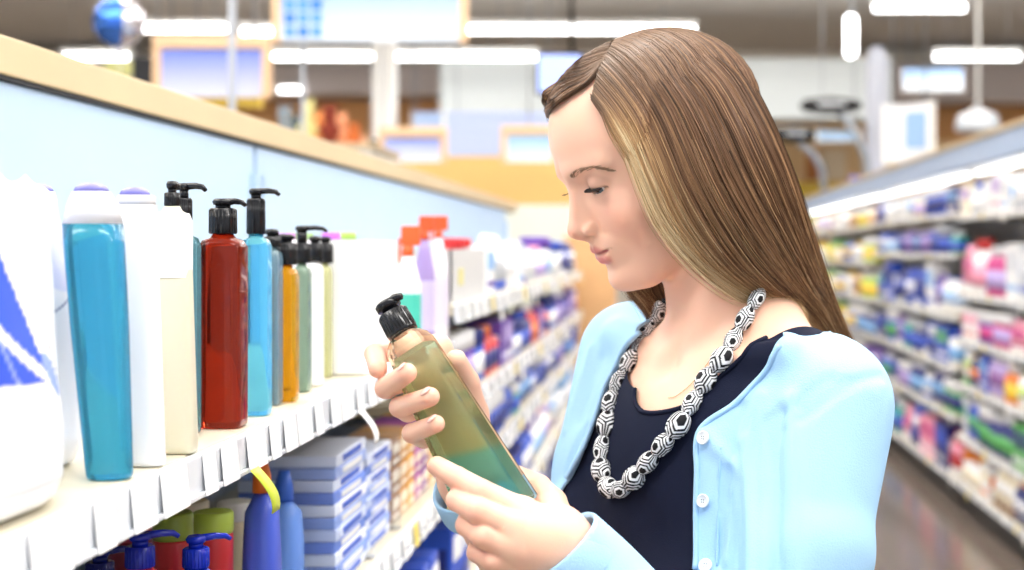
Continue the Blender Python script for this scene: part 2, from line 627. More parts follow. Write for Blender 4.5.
# far-left clutter on top of the next gondola: plush toys and merchandise
clut = [(60, 92, 60, 74, 13, '#cfc96a'), (268, 282, 100, 118, 12, '#e8b04a')]
toys = [(308, 108, '#e9e29a', 'pale yellow plush toy topping the heap behind the rail', 20), (330, 112, '#8c3a2a', 'dark red plush toy in the heap behind the rail', 18),
        (318, 120, '#f09a5a', 'orange plush toy low in the heap behind the rail', 18), (341, 122, '#f2a67c', 'peach plush toy right of the dark red one', 20),
        (354, 130, '#d9743a', 'rust plush toy at the right end of the heap', 16), (296, 122, '#5e6a6e', 'dark grey-green plush toy left in the heap', 18),
        (285, 112, '#8d97a0', 'grey plush toy at the left end of the heap', 16), (364, 140, '#e8c0a0', 'pale pink plush toy touching the white column', 12)]
for n_, (u, v, c, lab, rp) in enumerate(sorted(toys)):
    y = 9.48 + .22 * (n_ % 2)
    zt = (250 - v + rp / 2) / FPX * y
    Hh = zt - .70
    r = Hh / 3.2
    a = MB()
    mm = mat('plush' + c, c, rough=.95, noise=.2, nscale=12)
    w_ = min(r, .056)
    a.ball((0, 0, r), (w_, w_, r), mm, n=16)
    a.ball((0, -w_ * .2, r * 2.2), (w_ * .85, w_ * .8, r * .7), mm, n=14)
    for q in (-1, 1):
        a.ball((q * w_ * .5, 0, r * 2.85), (w_ * .3, w_ * .2, r * .35), mm, n=10)
        a.ball((q * w_ * .9, -w_ * .3, r * 1.1), (w_ * .4, w_ * .3, r * .3), mm, n=10)
        a.ball((q * w_ * .5, -w_ * .7, r * .22), (w_ * .3, w_ * .4, r * .22), mm, n=10)
    tag(a.build('plush_toy', None, ((u - 660) / FPX * y, y, .7005)), lab, 'plush toy', 'plush toys heaped behind the left shelf')
# the shelf run that carries the toys
a = MB()
a.box(-3.2, -1.9, 9.3, 10.3, -1.5, .66, m_shelf, .01)
a.box(-3.22, -1.88, 9.28, 10.32, .66, .70, m_beige, .005)
tag(a.build('far_shelf_block', None), 'white shelf block far behind the left shelves, carrying plush toys', 'shelf')
bg_panel('yellow_board', 'yellow board under the lilac sign, behind the thin pole', 'board', 190, 262, 95, 108, 10.9, m_ylw, hold='hang')
bg_panel('yellow_board', 'pale olive board under the leftmost ceiling lamp', 'board', 105, 132, 62, 76, 12, mat('olive', '#cfcf8a', rough=.6), hold='hang')
bg_panel('apricot_fascia', 'long apricot fascia board behind the blue signs left of the woman', 'fascia', 395, 660, 158, 212, 16, m_apr, d=.2, hold='post')

bg_panel('service_counter', 'pale greenish counter block just beyond the wooden end panel of the left shelves', 'counter', 480, 604, 206, 444, 11, mat('counter_pale', '#dfe3d6', rough=.6), d=.6)
# ------------------------------------------------------------------ shelving
def shelving_unit(name, label, side, xl, xb, y0, y1, zs, top, kick=True, tagstep=.17, header=None):
    """side -1: left gondola (lip at xl > xb); +1: right gondola"""
    s = 1 if xl > xb else -1                         # outward direction of the lip
    t = thing(name, label, 'shelving unit', (xb, (y0 + y1) / 2, -1.5))
    O = (xb, (y0 + y1) / 2, -1.5)

    def bx(a, x0, x1, ya, yb, z0, z1, m, bev=0):
        a.box(min(x0, x1) - O[0], max(x0, x1) - O[0], ya - O[1], yb - O[1], z0 - O[2], z1 - O[2], m, bev)
    a = MB()
    bx(a, xb - s * .03, xb, y0, y1, -1.42, top, m_panel if side < 0 else mat('back_panel_pale', '#d5dae6', rough=.5), .002)
    a.build('back_panel', t)
    a = MB()
    bx(a, xb - s * .03, xl - s * .03, y0, y1, -1.5, -1.375, m_dark, .002)
    a.build('kick_base', t)
    for yy in (y0 + .012, y1 - .012):
        a = MB()
        bx(a, xb, xb + s * .012, yy - .011, yy + .011, -1.375, top - .05, m_panel if side < 0 else m_grey)
        a.build('upright', t)
    for z in zs + [-1.33]:
        a = MB()
        bx(a, xb, xl - s * .004, y0 + .003, y1 - .003, z - .022, z - .0008, m_shelfc, .003)
        sh = a.build('shelf', t)
        a = MB()
        bx(a, xl - s * .004, xl + s * .004, y0 + .003, y1 - .003, z - .031, z - .0012, m_rail, .002)
        bx(a, xl - s * .003, xl + s * .007, y0 + .003, y1 - .003, z - .034, z - .030, m_rail, .001)
        rl = a.build('price_rail', sh)
        y = y0 + .1
        k = 0
        while y < y1 - .1:
            w = .028 + .012 * ((k * 37) % 3)
            a = MB()
            mm = m_tagy if (k * 7 + int(-z * 50)) % 5 == 0 and not (side < 0 and y0 < 0 and z > -.3) else m_tagw
            drop = .034 if (k * 5 + int(-z * 50)) % 6 or (side < 0 and y0 < 0) else .06
            Mx = Matrix.Translation((xl + s * .0065 - O[0], y - O[1], z - .0155 - O[2])) @ Matrix.Rotation(-s * .10, 4, 'Y')
            b0 = MB()
            b0.box(-.0007, .0007, -w / 2, w / 2, -drop + .016, .0145, mm)
            if mm is m_tagw and not (side < 0 and y0 < 0 and z > -.3):
                b0.box(.0008 * s - .0003, .0008 * s + .0003, -w * .3, w * .3, -.006, -.002, m_ink)
            a.v = [tuple(Mx @ Vector(p)) for p in b0.v]
            a.f, a.m, a.mats, a.sm = b0.f, b0.m, b0.mats, b0.sm
            a.build('price_tag', rl)
            y += tagstep * (.8 + .5 * random.random())
            k += 1
    return t


m_tagw = mat('tag_white', '#ffffff', rough=.3)
m_tagy = mat('tag_yellow', '#f2d96a', rough=.35)
m_ink = mat('tag_ink', '#8f97a6', rough=.5)
XL, XB = -.355, -.70
ZA = [-.155, -.39, -.62, -.85, -1.08]
ZB = [-.094, -.27, -.42, -.62, -.85, -1.08]
shelving_unit('shelving_unit', 'white shelving unit with blue back panel at left, nearest to the camera', -1, XL, XB, -.3, 2.45, ZA, .18, tagstep=.062)
shelving_unit('shelving_unit', 'white shelving unit farther along the left aisle, behind the held bottle', -1, XL, XB, 2.47, 6.45, ZB, .18, tagstep=.13)
a = MB()
a.box(XB - .05, XB + .006, -.3, 6.9, .186, .228, m_beige, .003)
a.box(XB - .04, XB + .004, -.3, 6.9, .1805, .1855, m_dark)
tag(a.build('cap_rail', None), 'long pale beech rail capping the blue panel of the left shelves', 'rail')
a = MB()
a.box(-.45, -.205, 6.56, 6.68, -1.5, .065, mat('end_panel_wood', '#d8a876', rough=.55, noise=.12, nscale=5), .006)
tag(a.build('end_panel', None), 'tan wooden end panel closing the left shelves, beside the woman\'s chin', 'panel')

XR, XRB = 1.72, 2.16
ZR1 = [.20, -.24, -.50, -.76, -1.06]
ZR2 = [.22, -.02, -.38, -.68, -.965]
ZR3 = [.20, -.10, -.40, -.70, -1.0]
shelving_unit('shelving_unit', 'white shelving unit of the right aisle, nearest, at the picture\'s right edge', 1, XR, XRB, 5.4, 8.25, ZR1, .47, tagstep=.19)
shelving_unit('shelving_unit', 'white shelving unit with dark blue packs, middle of the right aisle', 1, XR, XRB, 8.27, 11.5, ZR2, .47, tagstep=.3)
shelving_unit('shelving_unit', 'farthest shelving unit of the right aisle, touching her hair in view', 1, XR, XRB, 11.52, 18.0, ZR3, .47, tagstep=.5)
t = thing('header_fascia', 'grey blue header fascia with beech top edge over the right-hand shelves', 'fascia', (XR + .1, 11.7, .475))
a = MB()
a.box(-.06, .06, -6.3, 6.3, 0, .135, mat('fascia_blue', '#a3b6d2', rough=.5, noise=.06, nscale=1.5), .004)
a.build('fascia_board', t)
a = MB()
a.box(-.075, .34, -6.3, 6.3, .136, .16, m_beige, .003)
a.build('top_edge', t)
for k, (ya, yb) in enumerate(((5.5, 8.2), (8.35, 11.4), (11.6, 17.8))):
    t = thing('shelf_lamp', ['lit strip lamp under the right header, nearest one', 'lit strip lamp under the right header, middle one', 'lit strip lamp under the right header, farthest one'][k], 'strip lamp', (XR + .10, (ya + yb) / 2, .44), group='strip lamps under the right-hand header')
    a = MB()
    a.tube([(0, ya - (ya + yb) / 2 + .02, 0), (0, yb - (ya + yb) / 2 - .02, 0)], .013, m_strip, n=12)
    a.build('tube', t)
    a = MB()
    a.box(-.04, .04, ya - (ya + yb) / 2, yb - (ya + yb) / 2, .023, .034, m_white, .003)
    a.build('lamp_housing', t)

# ------------------------------------------------------------------ small repeated goods
GOODS = {}


def goods_mesh(kind, w, d, h, c1, c2, c3):
    key = (kind, round(w, 4), round(d, 4), round(h, 4), c1, c2, c3)
    if key in GOODS:
        return GOODS[key]
    m1, m2, m3 = (mat('print_' + c, c, rough=.35) for c in (c1, c2, c3))
    a = MB()
    W, D = w / 2, d / 2
    if kind == 'carton':
        a.box(-D, D, -W, W, 0, h, m1, .004)
        a.box(-D - .0012, D + .0012, -W * .8, W * .8, h * .50, h * .86, m3, 0)
        a.box(-D - .0013, D + .0013, -W * .8, W * .8, h * .14, h * .26, m2, 0)
        a.box(-D * .8, D * .8, -W - .0012, W + .0012, h * .35, h * .7, m2, 0)
    elif kind == 'bottle':
        a.loft([(0, D * .9, W * .9, 2.6), (h * .02, D, W, 2.8), (h * .60, D, W, 2.8), (h * .72, D * .85, W * .8, 2.5), (h * .80, D * .42, W * .36, 2.1)], m1, n=16)
        a.loft([(h * .80, D * .5, W * .42, 2), (h * .98, D * .48, W * .40, 2), (h, D * .4, W * .34, 2)], m2, n=14)
        a.loft([(h * .14, D * 1.012, W * 1.012, 2.8), (h * .52, D * 1.012, W * 1.012, 2.8)], m3, n=16)
    elif kind == 'upside_down_tube':
        a.loft([(0, D * .8, W * .75, 2.2), (h * .18, D * .82, W * .78, 2.2)], m2, n=16)
        a.loft([(h * .18, D * .9, W * .85, 2.3), (h * .5, D * .75, W * .95, 2.3), (h * .9, D * .25, W, 3), (h, D * .06, W, 4)], m1, n=16)
        a.loft([(h * .42, D * .80, W * .955, 2.3), (h * .70, D * .56, W * .99, 2.6)], m3, n=16)
    elif kind == 'jar':
        a.loft([(0, D * .9, W * .9, 2.2), (h * .05, D, W, 2.2), (h * .66, D, W, 2.2), (h * .70, D * .9, W * .9, 2)], m1, n=18)
        a.loft([(h * .70, D * 1.02, W * 1.02, 2), (h * .97, D * 1.02, W * 1.02, 2), (h, D * .95, W * .95, 2)], m2, n=18)
        a.loft([(h * .15, D * 1.012, W * 1.012, 2.2), (h * .55, D * 1.012, W * 1.012, 2.2)], m3, n=18)
    elif kind == 'hanging_pack':
        a.loft([(0, D * .35, W, 4), (h * .08, D * .8, W * .97, 3), (h * .45, D, W * .95, 2.6), (h * .8, D * .7, W * .97, 3), (h * .93, D * .1, W, 5), (h, D * .06, W, 5)], m1, n=18)
        a.loft([(h * .30, D * .96, W * .965, 2.8), (h * .62, D * .98, W * .965, 2.7)], m3, n=18)
        a.box(-D * .12, D * .12, -W, W, h * .93, h, m2)
    elif kind == 'spray_bottle':
        a.loft([(0, D * .85, W * .9, 2.6), (h * .03, D * .9, W, 2.6), (h * .45, D * .85, W, 2.6), (h * .62, D * .45, W * .5, 2.2), (h * .72, D * .3, W * .32, 2)], m1, n=16)
        a.loft([(h * .72, D * .38, W * .4, 2), (h * .80, D * .38, W * .4, 2)], m2, n=12)
        a.box(-D * .7, D * .9, -W * .28, W * .28, h * .80, h * .95, m2, .004)
        a.box(D * .45, D * .6, -W * .14, W * .14, h * .62, h * .80, m2, .002)
        a.loft([(h * .10, D * .90, W * 1.012, 2.6), (h * .42, D * .87, W * 1.012, 2.6)], m3, n=16)
    GOODS[key] = a.mesh(kind)
    return GOODS[key]


CN = {'navy': '#1b2a78', 'royal blue': '#2f55c4', 'sky blue': '#7db4ea', 'violet': '#6a4aa8', 'lilac': '#b9a4dc', 'purple': '#7a2f86', 'magenta': '#c83a86',
      'pink': '#ee9db8', 'red': '#cf3436', 'orange': '#ee8738', 'yellow': '#f3cf3c', 'cream': '#f2e8cf', 'white': '#f6f7fa', 'pale grey': '#cfd4dc', 'teal': '#2f9a96',
      'green': '#4fa558', 'lime': '#b8d44e', 'brown': '#8d5a38', 'black': '#1a1b22', 'burgundy': '#6c1f34', 'silver': '#b7bcc6', 'tan': '#d6ae7e'}
ORD = ['first', 'second', 'third', 'fourth', 'fifth', 'sixth', 'seventh', 'eighth', 'ninth', 'tenth', 'eleventh', 'twelfth', 'thirteenth', 'fourteenth', 'fifteenth',
       'sixteenth', 'seventeenth', 'eighteenth', 'nineteenth', 'twentieth', 'twenty-first', 'twenty-second', 'twenty-third', 'twenty-fourth', 'twenty-fifth']
KW = {'carton': 'carton', 'bottle': 'bottle', 'upside_down_tube': 'tube', 'jar': 'jar', 'hanging_pack': 'soft pack', 'spray_bottle': 'spray bottle'}


def stock(side, xl, y0, y1, z, hmax, pal, kinds, w0, where, shelf, nper=(2, 4), inset=.012):
    """fills one shelf with groups of identical goods standing in one row"""
    y = y0 + .03
    g = 0
    while y < y1 - w0 - .02 and g < len(ORD):
        c1, c2, c3 = random.choice(pal)
        kind = random.choice(kinds)
        n = random.randint(*nper)
        w = w0 * random.uniform(.8, 1.2)
        d = min(w * random.uniform(.8, 1.1), .12)
        h = hmax * random.uniform(.68, .94)
        me = goods_mesh(kind, w * .94, d, h, CN[c1], CN[c2], CN[c3])
        ends = {'carton': 'band', 'bottle': 'cap', 'upside_down_tube': 'cap', 'jar': 'lid', 'hanging_pack': 'top', 'spray_bottle': 'trigger'}[kind]
        lab = f'{c1} {KW[kind]}, {c2} {ends}, {ORD[g]} group, {shelf} shelf, {where}'
        for k in range(n):
            if y + w > y1 - .01:
                break
            o = bpy.data.objects.new(kind if kind != 'upside_down_tube' else 'tube', me)
            C.objects.link(o)
            s = -1 if side > 0 else 1
            o.location = (xl - s * (inset + d / 2), y + w / 2, z)
            o.rotation_euler = (0, 0, (0 if s > 0 else math.pi) + random.uniform(-.06, .06))
            tag(o, lab, KW[kind], f'{ORD[g]} group of goods on the {shelf} shelf, {where}')
            y += w * 1.02
        y += random.uniform(.004, .02)
        g += 1


random.seed(21)
blues = [('navy', 'white', 'sky blue'), ('royal blue', 'white', 'navy'), ('navy', 'silver', 'royal blue'), ('royal blue', 'navy', 'white'), ('teal', 'white', 'royal blue'), ('violet', 'white', 'lilac'), ('white', 'royal blue', 'sky blue')]
pinks = [('pink', 'white', 'magenta'), ('red', 'white', 'pink'), ('magenta', 'white', 'lilac'), ('burgundy', 'silver', 'pink'), ('violet', 'white', 'magenta'), ('white', 'red', 'pink'), ('lilac', 'white', 'violet')]
whites = [('white', 'sky blue', 'pale grey'), ('white', 'pink', 'lilac'), ('pale grey', 'royal blue', 'white'), ('cream', 'white', 'lilac'), ('white', 'violet', 'sky blue'), ('white', 'silver', 'white')]
mixed = [('orange', 'white', 'yellow'), ('purple', 'white', 'lilac'), ('royal blue', 'white', 'sky blue'), ('lilac', 'white', 'purple'), ('navy', 'yellow', 'orange'), ('white', 'green', 'lime'), ('burgundy', 'white', 'pink')]
greens = [('royal blue', 'white', 'green'), ('green', 'white', 'navy'), ('navy', 'white', 'green'), ('white', 'navy', 'teal'), ('violet', 'white', 'green')]
creams = [('cream', 'brown', 'white'), ('orange', 'navy', 'yellow'), ('white', 'orange', 'cream'), ('navy', 'orange', 'white'), ('tan', 'white', 'cream')]
yels = [('yellow', 'green', 'white'), ('lime', 'white', 'yellow'), ('cream', 'brown', 'tan'), ('white', 'yellow', 'pale grey'), ('royal blue', 'white', 'yellow'), ('tan', 'white', 'brown')]
allk = ['carton', 'bottle', 'bottle', 'upside_down_tube', 'jar', 'hanging_pack']
wR1, wR2, wR3 = 'near bay, right aisle', 'middle bay, right aisle', 'farthest bay, right aisle'
Ytop = [('top', .20, .215), ('second', -.24, .36), ('third', -.50, .21), ('fourth', -.76, .21), ('fifth', -1.06, .25), ('bottom', -1.33, .22)]
for (nm, z, hm), pal, w in zip(Ytop, (whites, pinks + whites[:3], pinks, mixed, greens, creams), (.095, .10, .085, .085, .085, .10)):
    stock(1, XR, 5.9, 8.23, z, hm, pal, allk, w, wR1, nm)
for (nm, z, hm), pal, w in zip([('top', .22, .20), ('second', -.02, .19), ('third', -.38, .31), ('fourth', -.68, .25), ('fifth', -.965, .23), ('bottom', -1.33, .30)], (whites + blues[:2], blues + whites[:1], blues, blues + greens[:1], blues + greens, whites[:3] + blues + pinks[:2]), (.12, .11, .10, .11, .11, .12)):
    stock(1, XR, 8.30, 11.48, z, hm, pal, allk, w, wR2, nm)
for (nm, z, hm), pal, w in zip([('top', .20, .2), ('second', -.10, .24), ('third', -.40, .24), ('fourth', -.70, .24), ('fifth', -1.0, .24), ('bottom', -1.33, .26)], (yels + whites, yels, yels, yels + blues[:1], whites + yels, whites + blues), (.24, .24, .24, .25, .26, .28)):
    stock(1, XR, 11.55, 17.9, z, hm, pal, ['carton', 'bottle', 'jar', 'hanging_pack'], w, wR3, nm, nper=(2, 3))

reds = [('red', 'white', 'orange'), ('orange', 'red', 'white'), ('red', 'orange', 'navy'), ('white', 'red', 'red')]
wL2 = 'far bay, left aisle'
stock(-1, XL, 2.50, 2.94, -.0895, .135, reds, ['spray_bottle', 'bottle'], .055, 'grey bin, left aisle', 'top', (3, 4), inset=.022)
stock(-1, XL, 2.99, 6.40, -.094, .15, whites + blues[:3] + [('navy', 'white', 'white')], allk, .085, wL2, 'top')
stock(-1, XL, 2.50, 6.40, -.27, .125, [('red', 'white', 'orange'), ('red', 'orange', 'navy'), ('violet', 'white', 'lilac'), ('navy', 'royal blue', 'royal blue'), ('royal blue', 'navy', 'white')], ['carton', 'jar', 'bottle'], .075, wL2, 'second')
stock(-1, XL, 2.50, 6.40, -.42, .10, blues + [('navy', 'yellow', 'white'), ('black', 'yellow', 'cream')], ['carton', 'jar', 'hanging_pack'], .08, wL2, 'third')
stock(-1, XL, 2.50, 6.40, -.62, .15, blues + whites, allk, .09, wL2, 'fourth')
stock(-1, XL, 2.60, 6.40, -.85, .18, whites + blues[:3], allk, .11, wL2, 'fifth')
stock(-1, XL, 2.7, 6.40, -1.08, .18, whites + pinks[:3], allk, .12, wL2, 'sixth')
stock(-1, XL, 2.0, 2.44, -.62, .18, [('navy', 'white', 'yellow'), ('royal blue', 'yellow', 'white')], ['hanging_pack', 'carton'], .07, 'near bay, left aisle', 'third')
stock(-1, XL, 1.2, 1.98, -.62, .18, [('navy', 'white', 'yellow'), ('royal blue', 'yellow', 'white'), ('violet', 'white', 'lilac')], ['hanging_pack', 'bottle'], .07, 'middle of near bay, left aisle', 'third')

# ------------------------------------------------------------------ the sharp goods on the top left shelf
ZS = -.155


def tmat(name, col, tr=.55, rough=.05):
    return mat(name, col, rough=rough, trans=tr, ior=1.3, spec=.6)


def X(u, y):
    return (u - 660) / FPX * y


def Zv(v, y):
    return (250 - v) / FPX * y


def pump(t, h0, y, rc, hc, nz_dir, nz_len, stem_h, lean=0.0, m=None, cx=0.0):
    """collar, stem and nozzle of a pump standing on height h0 of thing t"""
    m = m or m_black
    a = MB()
    a.loft([(h0, rc * .96, rc * .96, 2, cx, 0), (h0 + .001, rc, rc, 2, cx, 0), (h0 + hc * .95, rc * .97, rc * .97, 2, cx, 0), (h0 + hc, rc * .85, rc * .85, 2, cx, 0)], m, n=28)
    for i in range(24):
        an = 2 * math.pi * i / 24
        a.tube([(cx + math.cos(an) * rc * .99, math.sin(an) * rc * .99, h0 + .001), (cx + math.cos(an) * rc * .97, math.sin(an) * rc * .97, h0 + hc * .93)], rc * .04, m, n=4)
    a.build('collar', t)
    a = MB()
    zt = h0 + hc + stem_h
    a.loft([(h0 + hc * .98, rc * .55, rc * .55, 2, cx, 0), (zt, rc * .55, rc * .55, 2, cx, 0)], m, n=18)
    a.loft([(zt, rc * .70, rc * .70, 2, cx, 0), (zt + .003, rc * .78, rc * .78, 2, cx, 0), (zt + .0055, rc * .6, rc * .6, 2, cx, 0)], m, n=20)
    dx, dy = nz_dir
    a.tube([(cx, 0, zt + .0028), (cx + dx * nz_len * .55, dy * nz_len * .55, zt + .0032), (cx + dx * nz_len * .85, dy * nz_len * .85, zt + .0022), (cx + dx * nz_len, dy * nz_len, zt - .0008)],
           [.0032, .0028, .0024, .0018], m, n=10)
    a.build('pump_head', t)


def pump_bottle(label, u, y, wpx, vs, dpx, col, pumpspec, e=5, tr=.6, lean=0.0, name='pump_bottle', z0=ZS, mt=None, liquid=True):
    """body from the shelf up to pixel row vs; widths in pixels at depth y"""
    k = y / FPX
    x = X(u, y)
    h = Zv(vs, y) - z0
    rx, ry = wpx / 2 * k, dpx / 2 * k
    t = thing(name, label, 'bottle', (x, y, z0))
    m = mt or tmat('glass_' + col, col, tr)
    a = MB()
    L = lambda z: lean * z / h
    a.loft([(0, rx * .90, ry * .90, e, 0, 0), (.002, rx * .98, ry * .98, e, 0, 0), (.006, rx, ry, e, L(.006), 0), (h * .5, rx, ry, e, L(h * .5), 0), (h - .008, rx, ry, e, L(h - .008), 0),
            (h - .002, rx * .86, ry * .86, e * .7, L(h), 0), (h, rx * .6, ry * .6, 2.2, L(h), 0), (h + .004, min(rx, ry) * .5, min(rx, ry) * .5, 2, L(h), 0)], m, n=48)
    a.build('bottle_body', t)
    rc, hc, nd, nl, sh = pumpspec
    pump(t, h + .0035, y, rc * k, hc * k, nd, nl * k, sh * k, cx=L(h))
    return t, h


def cap_bottle(label, u, y, w_bot, w_top, vs, vtop, col, capcol, lean=0.0, dome='#7f7cc4', tr=0.0, z0=ZS, e=2.6, dome_h=.006, cap_taper=.72, depth=.62, name='shower_bottle', x=None):
    k = y / FPX
    x = X(u, y) if x is None else x
    h = Zv(vs, y) - z0
    H_ = Zv(vtop, y) - z0
    t = thing(name, label, 'bottle', (x, y, z0))
    m = tmat('glass_' + col, col, tr, .12) if tr else mat('plastic_' + col, col, rough=.22)
    a = MB()
    r0, r1 = w_bot / 2 * k, w_top / 2 * k
    L = lambda z: lean * k * z / h
    pr = [(0, .86), (.006, .97), (.02, 1.0), (.3, 1.0), (.6, 1.0), (.9, 1.0), (1, 1.0)]
    secs = []
    for q, f_ in pr:
        r = (r0 + (r1 - r0) * min(1, q * 1.4)) * f_
        secs.append((h * q, r, r * depth / .8, e, L(h * q), 0))
    a.loft(secs, m, n=48)
    a.build('bottle_body', t)
    a = MB()
    mc = mat('plastic_' + capcol, capcol, rough=.22)
    a.loft([(h, r1 * 1.0, r1 * depth / .8, e, L(h), 0), (h + (H_ - h) * .5, r1 * (1 + cap_taper) / 2 * 1.03, r1 * (1 + cap_taper) / 2 * 1.03 * depth / .8, e, L(h), 0),
            (H_ - dome_h, r1 * cap_taper, r1 * cap_taper * depth / .8, e, L(h) * 1.1, 0)], mc, n=40)
    a.build('cap', t)
    if dome:
        a = MB()
        md = mat('plastic_' + dome, dome, rough=.2)
        q = r1 * cap_taper
        a.loft([(H_ - dome_h, q * .98, q * .98 * depth / .8, e, L(h) * 1.1, 0), (H_ - dome_h * .4, q * .85, q * .85 * depth / .8, 2.3, L(h) * 1.1, 0), (H_, q * .4, q * .4 * depth / .8, 2, L(h) * 1.1, 0)], md, n=36)
        a.build('cap_top', t)
    return t


cap_bottle('tall cyan blue translucent shower bottle with white cap and lavender top', 110, .967, 44, 57, 224, 183, '#3fa6c8', '#f0f1f6', lean=-17, tr=.7, cap_taper=.62)
cap_bottle('tall glossy white bottle with lavender top, between cyan and cream bottles', 148, 1.025, 34, 38, 205, 187, '#f4f4f8', '#f4f4f8', lean=-12, cap_taper=.80)
pump_bottle('cream filled pump bottle with white upper half, left of the red bottle', 180, 1.09, 33, 211, 28, '#e9e2cc', (7.5, 14, (.3, .9), 10, 4), e=4, lean=-.006, mt=mat('cream_plastic', '#ddd8c0', rough=.25, sss=.2))
# white wrap on its upper half
a = MB()
a.loft([(0, .0129, .0112, 4), (.043, .0129, .0112, 4), (.049, .0108, .0094, 3.4)], m_whitep, n=40, cap=False)
o = a.build('wrap', bpy.data.objects['pump_bottle'])
o.location = (-.0048, 0, .134)
pump_bottle('dark teal pump bottle mostly hidden behind the cream bottle', 184, 1.20, 30, 236, 26, '#5f8f96', (8, 34, (1, -.3), 24, 8), e=5, tr=.6, z0=ZS)
pump_bottle('large dark red amber pump bottle, the tallest coloured one mid shelf', 223, 1.250, 43, 238, 38, '#8c2411', (13.5, 26, (1, -.2), 24, 3), e=6, tr=.9)
pump_bottle('bright cyan pump bottle peeking out right behind the red bottle', 256, 1.34, 28, 238, 26, '#6cc6e6', (9, 36, (1, -.1), 24, 4), e=6, tr=.85)
pump_bottle('slim grey teal pump bottle between cyan and amber bottles', 272, 1.43, 17, 250, 28, '#7f9aa6', (9, 10, (.2, 1), 10, 2), e=6, tr=.6)
pump_bottle('golden amber pump bottle with black collar in the middle of the shelf', 286, 1.46, 23, 268, 24, '#dd9a18', (11, 22, (-.9, -.2), 18, 3), e=5, tr=.85)
pump_bottle('sage green pump bottle directly right of the amber bottle', 302, 1.56, 16, 266, 24, '#8fa893', (9, 20, (1, -.2), 26, 12), e=5, tr=.5)
pump_bottle('opaque white pump bottle between the sage and pale yellow ones', 315, 1.63, 14, 264, 24, '#f4f4f4', (8, 18, (.2, 1), 8, 2), e=5, mt=m_whitep)
pump_bottle('pale yellow pump bottle next to the big white box', 325, 1.74, 13, 266, 22, '#d8d8a2', (8, 20, (.3, .9), 8, 2), e=5, tr=.5)
# second row behind
m_2 = [('#c55ac8', 286, 1.62, 'white bottle with magenta cap in the back row behind the amber bottle'),
       ('#a9cf8c', 304, 1.74, 'white bottle with pale green cap in the back row'),
       ('#b45fd0', 331, 1.86, 'white bottle with purple cap in the back row by the box'),
       ('#a7cf5f', 347, 2.02, 'white bottle with lime green cap in the back row over the box')]
for c, u, y, lab in m_2:
    cap_bottle(lab, u, y, 19, 19, 240, 228, '#f3f1f6', c, dome=None, cap_taper=.9, e=2.2, depth=.7)
# two domed bottles behind the pouches
cap_bottle('white bottle with violet dome cap at the far left, behind the pouches', 8, 1.09, 40, 40, 215, 186, '#f6f6fb', '#f6f6fb', dome='#6f6fc6', cap_taper=.8, x=-.50)
cap_bottle('second white bottle with violet dome cap, behind the crumpled pouch', 38, 1.143, 38, 38, 215, 184, '#f6f6fb', '#f6f6fb', dome='#7f7fd0', cap_taper=.8, x=-.50)

# the two pouches at the left edge
def pouch(label, x, y0, y1, z0, z1, th, colfn, crumple, seed, name='refill_pouch', tilt=0.0, skew=0.0):
    nu, nv_ = 90, 90
    rs = np.random.default_rng(seed)
    ph = rs.uniform(0, 6.28, 12)
    V, Cc = [], []
    for side in (1, -1):
        uu, vv = np.meshgrid(np.linspace(0, 1, nu), np.linspace(0, 1, nv_), indexing='ij')
        ed = np.clip(np.minimum(uu, 1 - uu) / .22, 0, 1)
        prof = np.sin(ed * math.pi / 2) ** .7 * np.clip((1 - vv) / .75, 0, 1) ** .55
        prof = prof * (.25 + .75 * np.clip(vv / .10, 0, 1) ** .4 + .0) + .0
        cr = sum(np.sin(uu * (5 + 3 * i) + vv * (9 - 2 * i) + ph[i]) / (1 + i) for i in range(6)) * crumple
        cr = cr + crumple * 1.3 * np.abs(np.sin(uu * 9 + vv * 6 + ph[7])) * np.clip((vv - .55) / .3, 0, 1)
        xx = x + side * (th / 2 * prof + cr * prof) + tilt * vv
        yy = y0 + (y1 - y0) * uu + skew * vv
        zz = z0 + (z1 - z0) * vv * (1 - .16 * np.clip((uu - .72) / .28, 0, 1) ** 1.5 - .03 * np.abs(np.sin(uu * 11)))
        V.append(np.stack([xx, yy, zz], -1).reshape(-1, 3))
        Cc.append(colfn(uu, vv).reshape(-1, 3))
    i, j = np.meshgrid(np.arange(nu - 1), np.arange(nv_ - 1), indexing='ij')
    Fa = np.stack([i * nv_ + j, (i + 1) * nv_ + j, (i + 1) * nv_ + j + 1, i * nv_ + j + 1], -1).reshape(-1, 4)
    Fb = Fa[:, ::-1] + nu * nv_
    V = np.concatenate(V)
    o = np.array([x, (y0 + y1) / 2, z0])
    t = np_obj(name, V - o, np.concatenate([Fa, Fb]), attr_mat('pouch_film', rough=.25, spec=.5), None, np.concatenate(Cc))
    t.location = o
    return tag(t, label, 'pouch')


def cf1(u, v):
    w = np.array(hexc('#fbfbfe'))
    b = np.array(hexc('#2a55d6'))
    c = np.ones(u.shape + (3,)) * w
    edge = .80 - .424 * (v - .405)
    blue = (v > .40) & (u < edge - .0)
    c[blue] = b
    sw = np.abs(v - (.40 + .9 * (edge - u) ** 1.0)) < .028
    c[sw & blue] = w
    sw2 = np.abs(v - (.62 + .35 * np.sin(u * 6))) < .012
    c[sw2 & blue] = np.array(hexc('#9fb4f0'))
    oval = ((u - edge - .02) / .030) ** 2 + ((v - .42) / .07) ** 2
    c[(oval < 1)] = np.array(hexc('#8fa6ea'))
    oval = ((u - edge - .075) / .022) ** 2 + ((v - .46) / .06) ** 2
    c[(oval < 1) & (oval > .6)] = np.array(hexc('#9a9aa4'))
    return c


